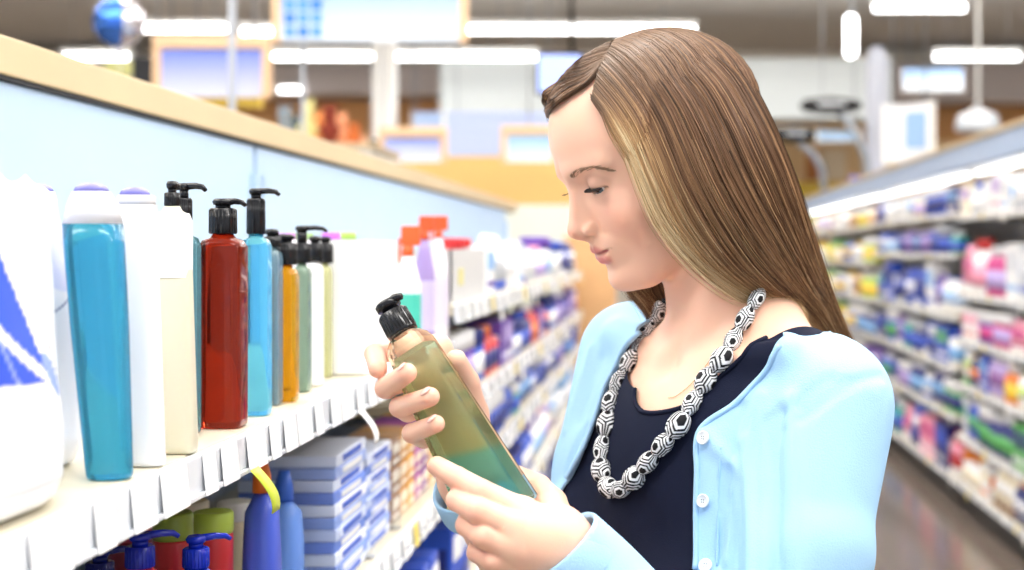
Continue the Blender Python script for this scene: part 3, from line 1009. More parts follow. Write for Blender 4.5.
def cf2(u, v):
    c = np.ones(u.shape + (3,)) * np.array(hexc('#eef0fa'))
    m_ = v > .62
    c[m_] = np.array(hexc('#cdd3f2'))
    ln = np.abs(v - .5 - .5 * (u - .5)) < .006
    c[ln] = np.array(hexc('#9098b8'))
    return c


pouch('white refill pouch printed with a blue wave, at the left picture edge', -.383, .62, .895, ZS + .0005, .046, .052, cf1, .0016, 3)
pouch('crumpled pale lavender pouch squeezed between blue pouch and cyan bottle', -.434, .90, 1.045, ZS + .0005, .052, .040, cf2, .0040, 5, skew=-.01)

# big white box and the goods after it
t = thing('display_carton', 'large plain white carton standing at the shelf edge beside the held bottle', 'carton', (-.415, 1.865, ZS))
a = MB()
a.box(-.05, .052, -.105, .105, 0, .166, mat('carton_white', '#fbfbfb', rough=.5), .003)
a.build('carton_body', t)
a = MB()
a.box(-.048, .05, -.103, .103, .1665, .1675, mat('carton_white'  + '2', '#f4f4f6', rough=.5), .0004)
a.build('lid_flap', t)


def trig_bottle(label, u, y, wpx, vs, vt, col, trig, band, x=None, z0=ZS):
    k = y / FPX
    h = Zv(vs, y) - z0
    Hh = Zv(vt, y) - z0
    t = thing('spray_bottle', label, 'spray bottle', (X(u, y) if x is None else x, y, z0))
    r = wpx / 2 * k
    mb = mat('plastic_' + col, col, rough=.25)
    mtg = mat('plastic_' + trig, trig, rough=.3)
    a = MB()
    a.loft([(0, r * .9, r * .8, 2.6), (.004, r, r * .85, 2.8), (h * .7, r, r * .85, 2.8), (h * .9, r * .6, r * .55, 2.2), (h, r * .4, r * .4, 2)], mb, n=28)
    a.build('bottle_body', t)
    a = MB()
    a.loft([(h * .15, r * 1.02, r * .87, 2.8), (h * .62, r * 1.02, r * .87, 2.8)], mat('plastic_' + band, band, rough=.3), n=28, cap=False)
    a.build('label_band', t)
    a = MB()
    a.loft([(h, r * .45, r * .45, 2), (h + (Hh - h) * .35, r * .42, r * .42, 2)], mtg, n=16)
    a.box(-r * .5, r * .95, -r * .22, r * .22, h + (Hh - h) * .35, Hh, mtg, .002)
    a.box(-r * .75, -r * .55, -r * .14, r * .14, h - (Hh - h) * .2, h + (Hh - h) * .6, mtg, .001)
    a.build('trigger_head', t)


trig_bottle('white bottle with teal label and orange trigger, right of the white carton', 408, 2.11, 26, 256, 226, '#fafafa', '#e8622c', '#4fc4b0', x=-.374)
trig_bottle('lilac bottle with orange trigger behind the teal labelled one', 428, 2.27, 20, 240, 216, '#a58fc8', '#e65a2c', '#c9bce6', x=-.376)
trig_bottle('pale bottle with orange trigger just before the grey bin', 443, 2.425, 20, 238, 216, '#e8e4ec', '#e65a2c', '#d8d0e2', x=-.378)
# grey open bin carrying the red capped goods
t = thing('display_bin', 'pale grey open display bin with red capped goods, above the held bottle', 'bin', (-.416, 2.72, -.0938))
a = MB()
mg = mat('bin_grey', '#cfcfcf', rough=.5)
# (tray built from walls, so it is really open)
a.box(-.05, .052, -.235, .235, 0, .004, mg)
for q in ((-.05, -.046, -.235, .235), (.048, .052, -.235, .235), (-.05, .052, -.235, -.231), (-.05, .052, .231, .235)):
    a.box(q[0], q[1], q[2], q[3], .004, .095, mg)
a.build('bin_tray', t)
a = MB()
a.box(.0525, .0535, -.15, -.10, .03, .06, mat('bin_sticker', '#e6dd8a', rough=.5))
a.build('sticker', t)

# ------------------------------------------------------------------ second shelf of the near bay
Z2 = -.39


def tub(label, u, y, r, vt, c1, c2, c3, x=-.42):
    H_ = Zv(vt, y) - Z2
    t = thing('lidded_tub', label, 'tub', (x, y, Z2))
    a = MB()
    a.loft([(0, r * .9, r * .9, 2), (.004, r, r, 2), (H_ * .45, r, r, 2), (H_ * .45 + .0005, r, r, 2)], mat('print_' + c3, c3, rough=.3), n=32)
    a.loft([(H_ * .45 + .001, r * .999, r * .999, 2), (H_ * .84, r, r, 2), (H_ * .86, r * .96, r * .96, 2)], mat('print_' + c1, c1, rough=.3), n=32)
    a.build('tub_body', t)
    a = MB()
    a.loft([(H_ * .86, r * .98, r * .98, 2), (H_ * .88, r * 1.03, r * 1.03, 2), (H_ * .985, r * 1.02, r * 1.02, 2), (H_, r * .92, r * .92, 2), (H_ - .003, r * .5, r * .5, 2)], mat('print_' + c2, c2, rough=.3), n=32)
    a.build('lid', t)


def yx(u, x):
    return x * FPX / (u - 660)


tub('red tub with olive green lid under the shelf edge, nearer of two', 173, yx(173, -.42), .0165, 512, '#c8343a', '#8fa13c', '#c8343a')
tub('red and green tub with lime lid under the shelf edge, farther of two', 213, yx(213, -.42), .0185, 511, '#c8343a', '#a9c04a', '#9cc06a')
tub('cream tub with white lid standing behind the red and green tub', 236, yx(236, -.435), .0185, 501, '#ded2b0', '#e8e6e0', '#cfd4dc', x=-.435)
tub('cream tub with beige lid behind the olive lidded red tub', 190, yx(190, -.47), .018, 500, '#e0d8c4', '#d8cdb4', '#e0d8c4', x=-.47)
tub('plum red tub in the dark behind the nearer red tub', 130, yx(130, -.50), .020, 520, '#7a2438', '#8a2c40', '#7a2438', x=-.50)
for (u, x, vt, c, lab) in ((140, -.385, 541, '#10219a', 'dark blue pump bottle at the bottom edge, left of the red tubs'), (100, -.43, 556, '#141f6c', 'navy pump bottle, leftmost along the bottom edge of the picture'),
                           (196, -.375, 541, '#1230c0', 'royal blue pump bottle in front of the red and green tub')):
    y = yx(u, x)
    k = y / FPX
    h = Zv(vt + 26, y) - Z2
    t = thing('pump_bottle', lab, 'bottle', (x, y, Z2))
    m = mat('plastic_' + c, c, rough=.2)
    a = MB()
    a.loft([(0, .015, .02, 3), (.004, .017, .022, 3), (h - .012, .017, .022, 3), (h, .008, .008, 2)], mat('plastic_red_' + c, '#c22c3a', rough=.25) if u == 140 else m, n=32)
    a.build('bottle_body', t)
    pump(t, h, y, .0105, .016, (.75, .6), .030, .004, m=m)
for (u, x, vsd, vt, c, oc, lab, w) in ((262, -.385, 492, 457, '#4e66d8', '#2038a8', 'blue squeeze bottle with orange neck behind the yellow green tag', .017), (284, -.41, 500, 470, '#6f9cf0', '#4a7de0', 'lighter blue squeeze bottle right of the orange necked one', .020)):
    y = yx(u, x)
    h = Zv(vsd, y) - Z2
    H_ = min(Zv(vt, y) - Z2, .20)
    t = thing('squeeze_bottle', lab, 'bottle', (x, y, Z2))
    a = MB()
    a.loft([(0, w * .9, w * 1.1, 3), (.004, w, w * 1.25, 3), (h * .6, w, w * 1.25, 3), (h * .88, w * .9, w * 1.05, 2.6), (h, w * .4, w * .4, 2)], mat('plastic_' + c, c, rough=.25), n=32)
    a.build('bottle_body', t)
    a = MB()
    a.loft([(h, w * .55, w * .55, 2), (h + (H_ - h) * .5, w * .5, w * .5, 2), (H_, w * .28, w * .28, 2)], mat('plastic_orange' if u == 262 else 'plastic_blue', '#e8762a' if u == 262 else '#3f6fd8', rough=.3), n=24)
    a.build('nozzle', t)
# stacked flat packs in clear dividers
m_acr = mat('acrylic_clear', '#f4f8ff', rough=.04, trans=.95, ior=1.1, alpha=1.0)
stack_cols = ['#dfe6fa', '#7f9be0', '#eef2fc', '#5f83dc', '#cfd9f4', '#8fa9e8', '#f6f8ff', '#6d8ce0', '#e6ebfa', '#9fb4ea', '#dde4f6']
for s_, (yc, xc, n_, wy, side_lab) in enumerate(((1.705, -.425, 11, .17, 'nearer'), (1.895, -.43, 9, .16, 'farther'))):
    z = Z2 + .0005
    for i in range(n_):
        a = MB()
        hh = .0135
        a.box(-.055, .055, -wy / 2, wy / 2, 0, hh, mat('print_' + stack_cols[i % 11], stack_cols[i % 11], rough=.35), .002)
        a.box(.0552, .0558, -wy * .3, wy * .3, hh * .25, hh * .75, m_whitep if i % 2 else mat('print_#3f63c8', '#3f63c8', rough=.4))
        a_o = a.build('flat_pack', None, (xc + random.uniform(-.002, .002), yc, z), (0, 0, random.uniform(-.012, .012)))
        tag(a_o, f'flat blue and white pack, {ORD[i]} from the bottom in the {side_lab} stack', 'pack', f'flat packs in the {side_lab} stack under the shelf')
        z += hh + .0006
for k, (yy, lab) in enumerate(((1.607, 'clear acrylic divider before the nearer stack of flat packs'), (1.80, 'clear acrylic divider between the two stacks of flat packs'), (1.985, 'clear acrylic divider after the farther stack of flat packs'))):
    a = MB()
    a.box(-.16, .048, -.0015, .0015, 0, .145, m_acr, .0006)
    a.box(-.16, .048, -.0015, .0175, 0, .0015, m_acr)
    tag(a.build('shelf_divider', None, (-.41, yy, Z2 + .0003)), lab, 'divider')
random.seed(5)
for i, (y, c, lab) in enumerate(((2.045, '#9a7048', 'brown paper wrapped soap in the dark gap, nearest to the dividers'), (2.11, '#c99352', 'tan wrapped soap second after the dividers'), (2.175, '#e0a64a', 'mustard wrapped soap third after the dividers'),
                                 (2.24, '#b25aa6', 'magenta wrapped soap beyond the mustard one'), (2.305, '#8a4f9a', 'plum wrapped soap beyond the magenta one'), (2.37, '#d8a64e', 'ochre wrapped soap at the end of the near shelf bay'))):
    for j in range(3):
        o = bpy.data.objects.new('soap_bar', goods_mesh('carton', .058, .08, .038, c, '#e8e0d0', '#f2e6cf'))
        C.objects.link(o)
        o.location = (-.42, y, Z2 + .0005 + j * .0395)
        tag(o, ('lowest ', 'middle ', 'topmost ')[j] + lab.replace('nearest to', 'by'), 'soap', 'paper wrapped soaps beyond the dividers')

# hanging shelf flags
a = MB()
vs, fs = [], []
for i in range(9):
    q = i / 8
    vs += [(.004 + .018 * math.sin(q * 1.9) * .9, -.012 + .010 * q, -.038 * q), (.004 + .018 * math.sin(q * 1.9) * .9, .012 + .010 * q, -.038 * q)]
    if i:
        fs.append((2 * i - 2, 2 * i - 1, 2 * i + 1, 2 * i))
for (u, lab, mcol, nm) in ((250, 'yellow green shelf flag curling down from the price rail', '#cfe04a', 'flag_lime'), (358, 'white shelf flag hanging from the price rail near her fingers', '#fbfbfb', 'flag_white')):
    a = MB()
    a.add(vs, fs, mat(nm, mcol, rough=.4))
    y = yx(u, XL + .008)
    o = a.build('shelf_flag', None, (XL + .0075, y, ZS - .030))
    sm = o.modifiers.new('thickness', 'SOLIDIFY')
    sm.thickness = .0006
    tag(o, lab, 'shelf flag')
# ------------------------------------------------------------------ implicit surfaces
def v3(*a):
    return np.array(a, np.float32)


def smin(a, b, k):
    h = np.clip(.5 + .5 * (b - a) / k, 0, 1)
    return b * (1 - h) + a * h - k * h * (1 - h)


def smax(a, b, k):
    return -smin(-a, -b, k)


def cone(X, a, b, ra, rb):
    a = np.asarray(a, np.float32)
    b = np.asarray(b, np.float32)
    ab = b - a
    t = np.clip(((X - a) @ ab) / float(ab @ ab), 0, 1)
    return np.linalg.norm(X - a - t[:, None] * ab, axis=1) - (ra + (rb - ra) * t)


def chain(X, pts, rs, k=0.0):
    d = None
    for i in range(len(pts) - 1):
        e = cone(X, pts[i], pts[i + 1], rs[i], rs[i + 1])
        d = e if d is None else (np.minimum(d, e) if k <= 0 else smin(d, e, k))
    return d


def ell(X, c, r, B=None):
    """ellipsoid; B rows are its axes"""
    Q = X - np.asarray(c, np.float32)
    if B is not None:
        Q = Q @ np.asarray(B, np.float32).T
    r = np.asarray(r, np.float32)
    k0 = np.linalg.norm(Q / r, axis=1)
    k1 = np.linalg.norm(Q / (r * r), axis=1)
    return k0 * (k0 - 1) / np.maximum(k1, 1e-6)


def march(fn, lo, hi, h):
    """naive surface nets with block skipping"""
    lo = np.asarray(lo, float)
    hi = np.asarray(hi, float)
    Bk = 10
    nb = np.ceil((hi - lo) / (h * Bk)).astype(int)
    n = nb * Bk + 1
    F = np.full(tuple(n), 1.0, np.float32)
    bc = np.stack(np.meshgrid(*[np.arange(q) for q in nb], indexing='ij'), -1).reshape(-1, 3)
    cen = lo + (bc + .5) * Bk * h
    dc = fn(cen.astype(np.float32))
    act = np.abs(dc) < Bk * h * 1.45
    for b in bc[~act & (dc < 0)]:
        i, j, k = b * Bk
        F[i:i + Bk + 1, j:j + Bk + 1, k:k + Bk + 1] = -1
    g = np.stack(np.meshgrid(*[np.arange(Bk + 1)] * 3, indexing='ij'), -1).reshape(-1, 3)
    A = bc[act]
    for s in range(0, len(A), 400):
        ch = A[s:s + 400]
        idx = (ch[:, None, :] * Bk + g[None]).reshape(-1, 3)
        val = fn((lo + idx * h).astype(np.float32))
        F[idx[:, 0], idx[:, 1], idx[:, 2]] = val
    S = F < 0
    cs = np.zeros(tuple(n - 1), np.int8)
    for a in (0, 1):
        for b in (0, 1):
            for c in (0, 1):
                cs += S[a:n[0] - 1 + a, b:n[1] - 1 + b, c:n[2] - 1 + c]
    cells = np.argwhere((cs > 0) & (cs < 8))
    vid = np.full(tuple(n - 1), -1, np.int32)
    vid[cells[:, 0], cells[:, 1], cells[:, 2]] = np.arange(len(cells))
    acc = np.zeros((len(cells), 3))
    cnt = np.zeros(len(cells))
    co = [(a, b, c) for a in (0, 1) for b in (0, 1) for c in (0, 1)]
    for p in co:
        for ax in range(3):
            if p[ax] == 0:
                q = list(p)
                q[ax] = 1
                f0 = F[cells[:, 0] + p[0], cells[:, 1] + p[1], cells[:, 2] + p[2]]
                f1 = F[cells[:, 0] + q[0], cells[:, 1] + q[1], cells[:, 2] + q[2]]
                mk = (f0 < 0) != (f1 < 0)
                t = np.where(mk, f0 / np.where(mk, f0 - f1, 1), 0)
                pos = np.tile(np.array(p, float), (len(cells), 1))
                pos[:, ax] += t
                acc[mk] += pos[mk]
                cnt[mk] += 1
    V = lo + (cells + acc / cnt[:, None]) * h
    quads = []
    for ax in range(3):
        o1, o2 = (ax + 1) % 3, (ax + 2) % 3
        sl0 = [slice(None)] * 3
        sl1 = [slice(None)] * 3
        sl0[ax] = slice(0, -1)
        sl1[ax] = slice(1, None)
        ch = S[tuple(sl0)] != S[tuple(sl1)]
        e = np.argwhere(ch)
        e = e[(e[:, o1] > 0) & (e[:, o2] > 0) & (e[:, o1] < n[o1] - 1) & (e[:, o2] < n[o2] - 1)]
        ins = S[e[:, 0], e[:, 1], e[:, 2]]

        def g_(d1, d2):
            q = e.copy()
            q[:, o1] -= d1
            q[:, o2] -= d2
            return vid[q[:, 0], q[:, 1], q[:, 2]]
        Q = np.stack([g_(1, 1), g_(0, 1), g_(0, 0), g_(1, 0)], 1)
        Q[~ins] = Q[~ins][:, ::-1]
        quads.append(Q)
    Q = np.concatenate(quads)
    Q = Q[(Q >= 0).all(1)]
    # one smoothing pass along the gradient is not needed: project onto the surface instead
    e = h * .5
    Vf = V.astype(np.float32)
    for _ in range(2):
        f0 = fn(Vf)
        gr = np.stack([fn(Vf + np.eye(3, dtype=np.float32)[a] * e) - fn(Vf - np.eye(3, dtype=np.float32)[a] * e) for a in range(3)], 1) / (2 * e)
        gn = np.maximum((gr ** 2).sum(1), .2)
        st = np.clip(f0 / gn, -h * .6, h * .6)
        Vf = Vf - gr * st[:, None]
    return Vf, Q


def clip_mesh(V, Fq, g):
    """keep g<0; cut faces on the zero line (triangles out)"""
    T = np.concatenate([Fq[:, [0, 1, 2]], Fq[:, [0, 2, 3]]]) if Fq.shape[1] == 4 else Fq
    s = g[T] < 0
    n = s.sum(1)
    out = [T[n == 3]]
    V = list(map(tuple, V))
    cache = {}

    def cut(i, j):
        key = (min(i, j), max(i, j))
        if key not in cache:
            t = g[i] / (g[i] - g[j])
            a, b = V[i], V[j]
            V.append(tuple(a[k] + (b[k] - a[k]) * t for k in range(3)))
            cache[key] = len(V) - 1
        return cache[key]
    new = []
    for t, si, k in zip(T[(n > 0) & (n < 3)], s[(n > 0) & (n < 3)], n[(n > 0) & (n < 3)]):
        t = [int(q) for q in t]
        if k == 1:
            i = int(np.argmax(si))
            a, b, c = t[i], t[(i + 1) % 3], t[(i + 2) % 3]
            new.append((a, cut(a, b), cut(a, c)))
        else:
            i = int(np.argmin(si))
            a, b, c = t[i], t[(i + 1) % 3], t[(i + 2) % 3]
            ab, ac = cut(a, b), cut(a, c)
            new.append((ab, b, c))
            new.append((ab, c, ac))
    out.append(np.array(new, np.int64).reshape(-1, 3))
    T = np.concatenate(out)
    V = np.array(V, np.float32)
    used = np.unique(T)
    re = np.full(len(V), -1)
    re[used] = np.arange(len(used))
    return V[used], re[T]


def biggest(V, T):
    """drop loose slivers left by a cut"""
    par = np.arange(len(V))
    while True:
        m = par[T].min(1)
        new = par.copy()
        for k in range(3):
            np.minimum.at(new, T[:, k], m)
        new = new[new]
        if (new == par).all():
            break
        par = new
    lab, cnt = np.unique(par[T[:, 0]], return_counts=True)
    T = T[par[T[:, 0]] == lab[cnt.argmax()]]
    used = np.unique(T)
    re = np.full(len(V), -1)
    re[used] = np.arange(len(used))
    return V[used], re[T]


def poly_sd(Q, poly):
    """signed distance (negative inside) of 2-D points to a polygon"""
    poly = np.asarray(poly, float)
    d = np.full(len(Q), 1e9)
    ins = np.zeros(len(Q), bool)
    for i in range(len(poly)):
        a, b = poly[i], poly[(i + 1) % len(poly)]
        e = b - a
        w = Q - a
        t = np.clip((w @ e) / (e @ e), 0, 1)
        d = np.minimum(d, np.linalg.norm(w - t[:, None] * e, axis=1))
        c = (a[1] <= Q[:, 1]) != (b[1] <= Q[:, 1])
        with np.errstate(divide='ignore', invalid='ignore'):
            xx = a[0] + (Q[:, 1] - a[1]) / (b[1] - a[1]) * e[0]
        ins ^= c & (Q[:, 0] < xx)
    return np.where(ins, -d, d)


def spline(pts, n):
    """Catmull-Rom through points -> n samples"""
    p = np.asarray(pts, float)
    k = len(p)
    t = np.linspace(0, k - 1, n)
    i = np.clip(t.astype(int), 0, k - 2)
    f = (t - i)[:, None]
    g = lambda j: p[np.clip(j, 0, k - 1)]
    a, b, c, d = g(i - 1), g(i), g(i + 1), g(i + 2)
    return .5 * ((2 * b) + (-a + c) * f + (2 * a - 5 * b + 4 * c - d) * f ** 2 + (-a + 3 * b - 3 * c + d) * f ** 3)


# ------------------------------------------------------------------ the woman: frames
yaw, pit = math.radians(22), math.radians(22)
F0 = np.array([-math.cos(yaw), -math.sin(yaw), 0])
HL = np.array([math.sin(yaw), -math.cos(yaw), 0])             # her left
HF = math.cos(pit) * F0 + math.sin(pit) * np.array([0, 0, -1])
HU = math.cos(pit) * np.array([0, 0, 1]) + math.sin(pit) * F0
HB = np.stack([HL, HF, HU])                                   # rows: s, f, z
HO = P(655, 153, 1.285)


def H(s, f, z):
    return HO + HL * s + HF * f + HU * z


TF = np.array([-.83, -.56, 0]) / math.hypot(.83, .56)         # chest direction
TL = np.array([-TF[1], TF[0], 0])
TL = np.array([.56, -.83, 0]) / math.hypot(.83, .56)
TU = np.array([0, 0, 1.0])
TB = np.stack([TL, TF, TU])
TO = np.array([.062, 1.292, -.11])                            # midway between the shoulder joints


def T(s, f, z):
    return TO + TL * s + TF * f + TU * z


SH_N = T(.130, -.005, -.016)
SH_F = T(-.160, .0, .005)
EL_N = np.array([.084, 1.085, -.41])
WR_N = P(556, 543, 1.035)
EL_F = P(575, 655, 1.28)
WR_F = P(470, 478, 1.16)


# ------------------------------------------------------------------ head field
def head_field(X):
    Q = (X - HO.astype(np.float32)) @ HB.T.astype(np.float32)
    s, f, z = Q[:, 0], Q[:, 1], Q[:, 2]
    sa = np.abs(s)
    M = np.stack([sa, f, z], 1)
    d = ell(M, (0, -.012, .026), (.074, .095, .076))
    d = smin(d, ell(M, (0, .024, .030), (.062, .0605, .062)), .02)           # forehead
    d = smin(d, ell(M, (0, .030, -.030), (.057, .0525, .070)), .02)          # mid face
    d = smin(d, ell(M, (0, .026, -.064), (.047, .050, .038)), .02)           # jaw
    d = smin(d, cone(M, v3(.046, -.012, -.058), v3(.020, .055, -.093), .012, .013), .020)   # jaw line
    d = smin(d, ell(M, (0, .0665, -.0925), (.017, .0165, .0135)), .014)       # chin
    d = smin(d, ell(M, (.036, .050, -.036), (.022, .0225, .022)), .016)       # cheek
    d = smin(d, ell(M, (0, .066, -.058), (.026, .0195, .017)), .012)         # mouth mound
    d = smin(d, cone(M, v3(.008, .0835, .0135), v3(.040, .066, .0125), .0052, .006), .014)  # brow
    # eye sockets
    d = smax(d, -ell(M, (.029, .089, -.0045), (.0165, .0135, .0105)), .012)
    # nose
    d = smin(d, cone(M, v3(0, .0805, .002), v3(0, .0955, -.0330), .0048, .0058), .010)
    d = smin(d, cone(M, v3(0, .070, -.002), v3(0, .0845, -.0375), .0085, .0100), .007)
    d = smin(d, ell(M, (0, .0965, -.0380), (.0070, .0070, .0062)), .006)
    d = smin(d, ell(M, (.0108, .0850, -.0402), (.0050, .0092, .0058)), .0032)
    d = smin(d, cone(M, v3(0, .0945, -.0425), v3(0, .083, -.0505), .0030, .0035), .005)
    d = smax(d, -ell(M, (.0072, .0905, -.0470), (.0034, .0048, .0034)), .0016)
    d = smax(d, -ell(M, (.0172, .0835, -.0395), (.0022, .0045, .0070)), .0035)
    d = smax(d, -ell(M, (.0205, .0885, -.0455), (.0035, .006, .005)), .007)   # crease beside the ala
    # lips
    up = chain(M, [v3(0, .0832, -.0605), v3(.0045, .0840, -.0594), v3(.013, .0800, -.0600), v3(.0262, .0692, -.0578)], [.0035, .0038, .0034, .0012], .002)
    lo_ = chain(M, [v3(0, .0812, -.0708), v3(.011, .0790, -.0685), v3(.0258, .0692, -.0590)], [.0050, .0046, .0012], .002)
    d = smin(d, up, .003)
    d = smin(d, lo_, .003)
    gr = chain(M, [v3(0, .0885, -.0655), v3(.012, .0850, -.0638), v3(.0275, .0728, -.0582)], [.0016, .0016, .0012])
    d = smax(d, -gr, .0016)
    d = smax(d, -ell(M, (0, .0870, -.0805), (.016, .0060, .0038)), .007)      # under the lower lip
    # eyelids over the ball
    ec = v3(.0295, .0655, -.0035)
    ball = np.linalg.norm(M - ec, axis=1)
    Qe = M - ec
    up_pl = -(Qe[:, 2] + .0024 + .10 * Qe[:, 0] + .0 * Qe[:, 1])      # above the lid line
    lw_pl = (Qe[:, 2] + .0075 - .10 * Qe[:, 0])
    d = smin(d, smax(ball - .0136, up_pl, .0008), .0030)
    d = smin(d, smax(ball - .0130, lw_pl, .0008), .0030)
    gap = smax(smax(ball - .0145, -up_pl, .0006), -lw_pl, .0006)
    d = smax(d, -smax(gap, sa * 0 + (np.abs(Qe[:, 0] + .0005) - .0100), .001), .0008)
    # ears
    ear = ell(M, (.073, -.012, -.012), (.007, .017, .028))
    ear = smax(ear, -ell(M, (.080, -.008, -.008), (.006, .010, .018)), .004)
    d = smin(d, ear, .006)
    return d


NK_T = H(0, -.028, -.050)
NK_B = T(0, -.012, .035)


def torso_core(X, off=0.0):
    """rib cage, bust, waist and hips"""
    d = ell(X, T(0, .012, -.155), (.150, .098, .185), TB)
    d = smin(d, ell(X, T(0, .0, -.06), (.135, .070, .085), TB), .05)
    for q in (-1, 1):
        d = smin(d, ell(X, T(q * .072, .070, -.215), (.068, .062, .070), TB), .035)
        d = smin(d, cone(X, T(q * .03, -.01, .035), T(q * .121, -.006, -.024), .038, .041), .04)
    d = smin(d, ell(X, T(0, .0, -.36), (.125, .085, .16), TB), .05)
    d = smin(d, ell(X, T(0, -.005, -.54), (.160, .110, .13), TB), .06)
    return d - off


def torso_skin(X):
    b = torso_core(X)
    # collar bones and the hollow of the throat
    for q in (-1, 1):
        b = smin(b, cone(X, T(q * .018, .052, .008), T(q * .125, .036, .026), .007, .006), .014)
    b = smax(b, -ell(X, T(0, .075, .018), (.012, .014, .014), TB), .018)
    return smin(b, cone(X, NK_T, NK_B, .050, .053), .032)


def body_field(X):
    d = smin(cone(X, NK_T, NK_B, .050, .053), torso_skin(X), .012)
    # sterno-mastoid
    d = smin(d, cone(X, H(.052, -.035, -.055), T(.018, .045, .010), .009, .006), .016)
    for S_, E_, W_ in ((SH_N, EL_N, WR_N), (SH_F, EL_F, WR_F)):
        d = smin(d, chain(X, [S_, (S_ * .6 + E_ * .4), E_], [.043, .042, .036], .01), .03)
        d = smin(d, chain(X, [E_, E_ * .7 + W_ * .3, W_], [.036, .037, .026], .01), .01)
    ix = np.where(np.linalg.norm(X - HO, axis=1) < .21)[0]
    if len(ix):
        d[ix] = smin(head_field(X[ix]), d[ix], .012)
    return d


def hand_field(X, wrist, palm_pts, fingers, thumb, pr=.0125):
    """palm from metacarpal cones, five separate fingers"""
    pal = cone(X, wrist, np.mean([f_[0][0] for f_ in fingers], 0), .023, .018)
    for f_ in fingers:
        pal = smin(pal, cone(X, wrist * .75 + f_[0][0] * .25, f_[0][0], .0165, pr), .010)
    for p_ in palm_pts:
        pal = smin(pal, cone(X, *p_), .012)
    d = pal
    fd = None
    for pts, rs in fingers:
        e = chain(X, pts, rs, .0012)
        fd = e if fd is None else smin(fd, e, .0012)
    d = smin(d, fd, .006)
    pts, rs = thumb
    d = smin(d, chain(X, pts, rs, .002), .009)
    return d


# lower hand (her left): thumb behind the bottle, fingers under and in front of it
FL = [
    ([P(523, 515, 1.030), P(481, 492, 1.026), P(457, 478, 1.036), P(437, 466, 1.047)], [.0118, .0092, .0083, .0072]),
    ([P(521, 531, 1.022), P(478, 511, 1.014), P(458, 500, 1.030), P(462, 490, 1.052)], [.0122, .0095, .0085, .0073]),
    ([P(518, 549, 1.022), P(484, 536, 1.012), P(467, 525, 1.026), P(470, 512, 1.050)], [.0118, .0092, .0083, .0072]),
    ([P(517, 566, 1.028), P(492, 560, 1.016), P(477, 552, 1.026), P(480, 540, 1.046)], [.0105, .0083, .0075, .0065]),
]
TLm = ([P(556, 528, 1.048), P(551, 504, 1.092), P(538, 488, 1.114), P(516, 476, 1.116)], [.016, .0125, .0105, .0085])
# upper hand (her right): palm behind the bottle, fingers wrapped round its left edge
FR = [
    ([P(437, 350, 1.150), P(392, 350, 1.146), P(375, 354, 1.122), P(378, 369, 1.096)], [.0105, .0088, .0082, .0072]),
    ([P(442, 372, 1.154), P(395, 383, 1.143), P(386, 388, 1.096), P(407, 373, 1.060)], [.0112, .0092, .0084, .0074]),
    ([P(450, 394, 1.156), P(408, 411, 1.143), P(400, 407, 1.092), P(430, 397, 1.052)], [.0112, .0090, .0082, .0072]),
    ([P(460, 416, 1.158), P(424, 438, 1.140), P(412, 433, 1.092), P(436, 424, 1.052)], [.0100, .0083, .0076, .0066]),
]
TRm = ([P(472, 448, 1.165), P(474, 414, 1.158), P(467, 382, 1.138), P(456, 360, 1.118)], [.0150, .0112, .0098, .0082])


def handL(X):
    return hand_field(X, WR_N, [], FL, TLm)


def handR(X):
    return hand_field(X, WR_F, [(P(466, 455, 1.165), P(464, 412, 1.165), .018, .013)], FR, TRm)


def all_skin(X):
    d = body_field(X)
    ix = np.where((X[:, 2] < .02) & (X[:, 0] < .02) & (X[:, 1] < 1.26) & (X[:, 2] > -.33))[0]
    if len(ix):
        Y = X[ix]
        d[ix] = smin(smin(d[ix], handL(Y), .010), handR(Y), .010)
    return d


# ------------------------------------------------------------------ skin meshes
woman = thing('person', 'long-haired woman in a pale blue cardigan and navy top, reading a bottle in her hands', 'person', (.06, 1.29, -1.5))
W0 = np.array([.06, 1.29, -1.5])


def child(o):
    o.parent = woman
    return o


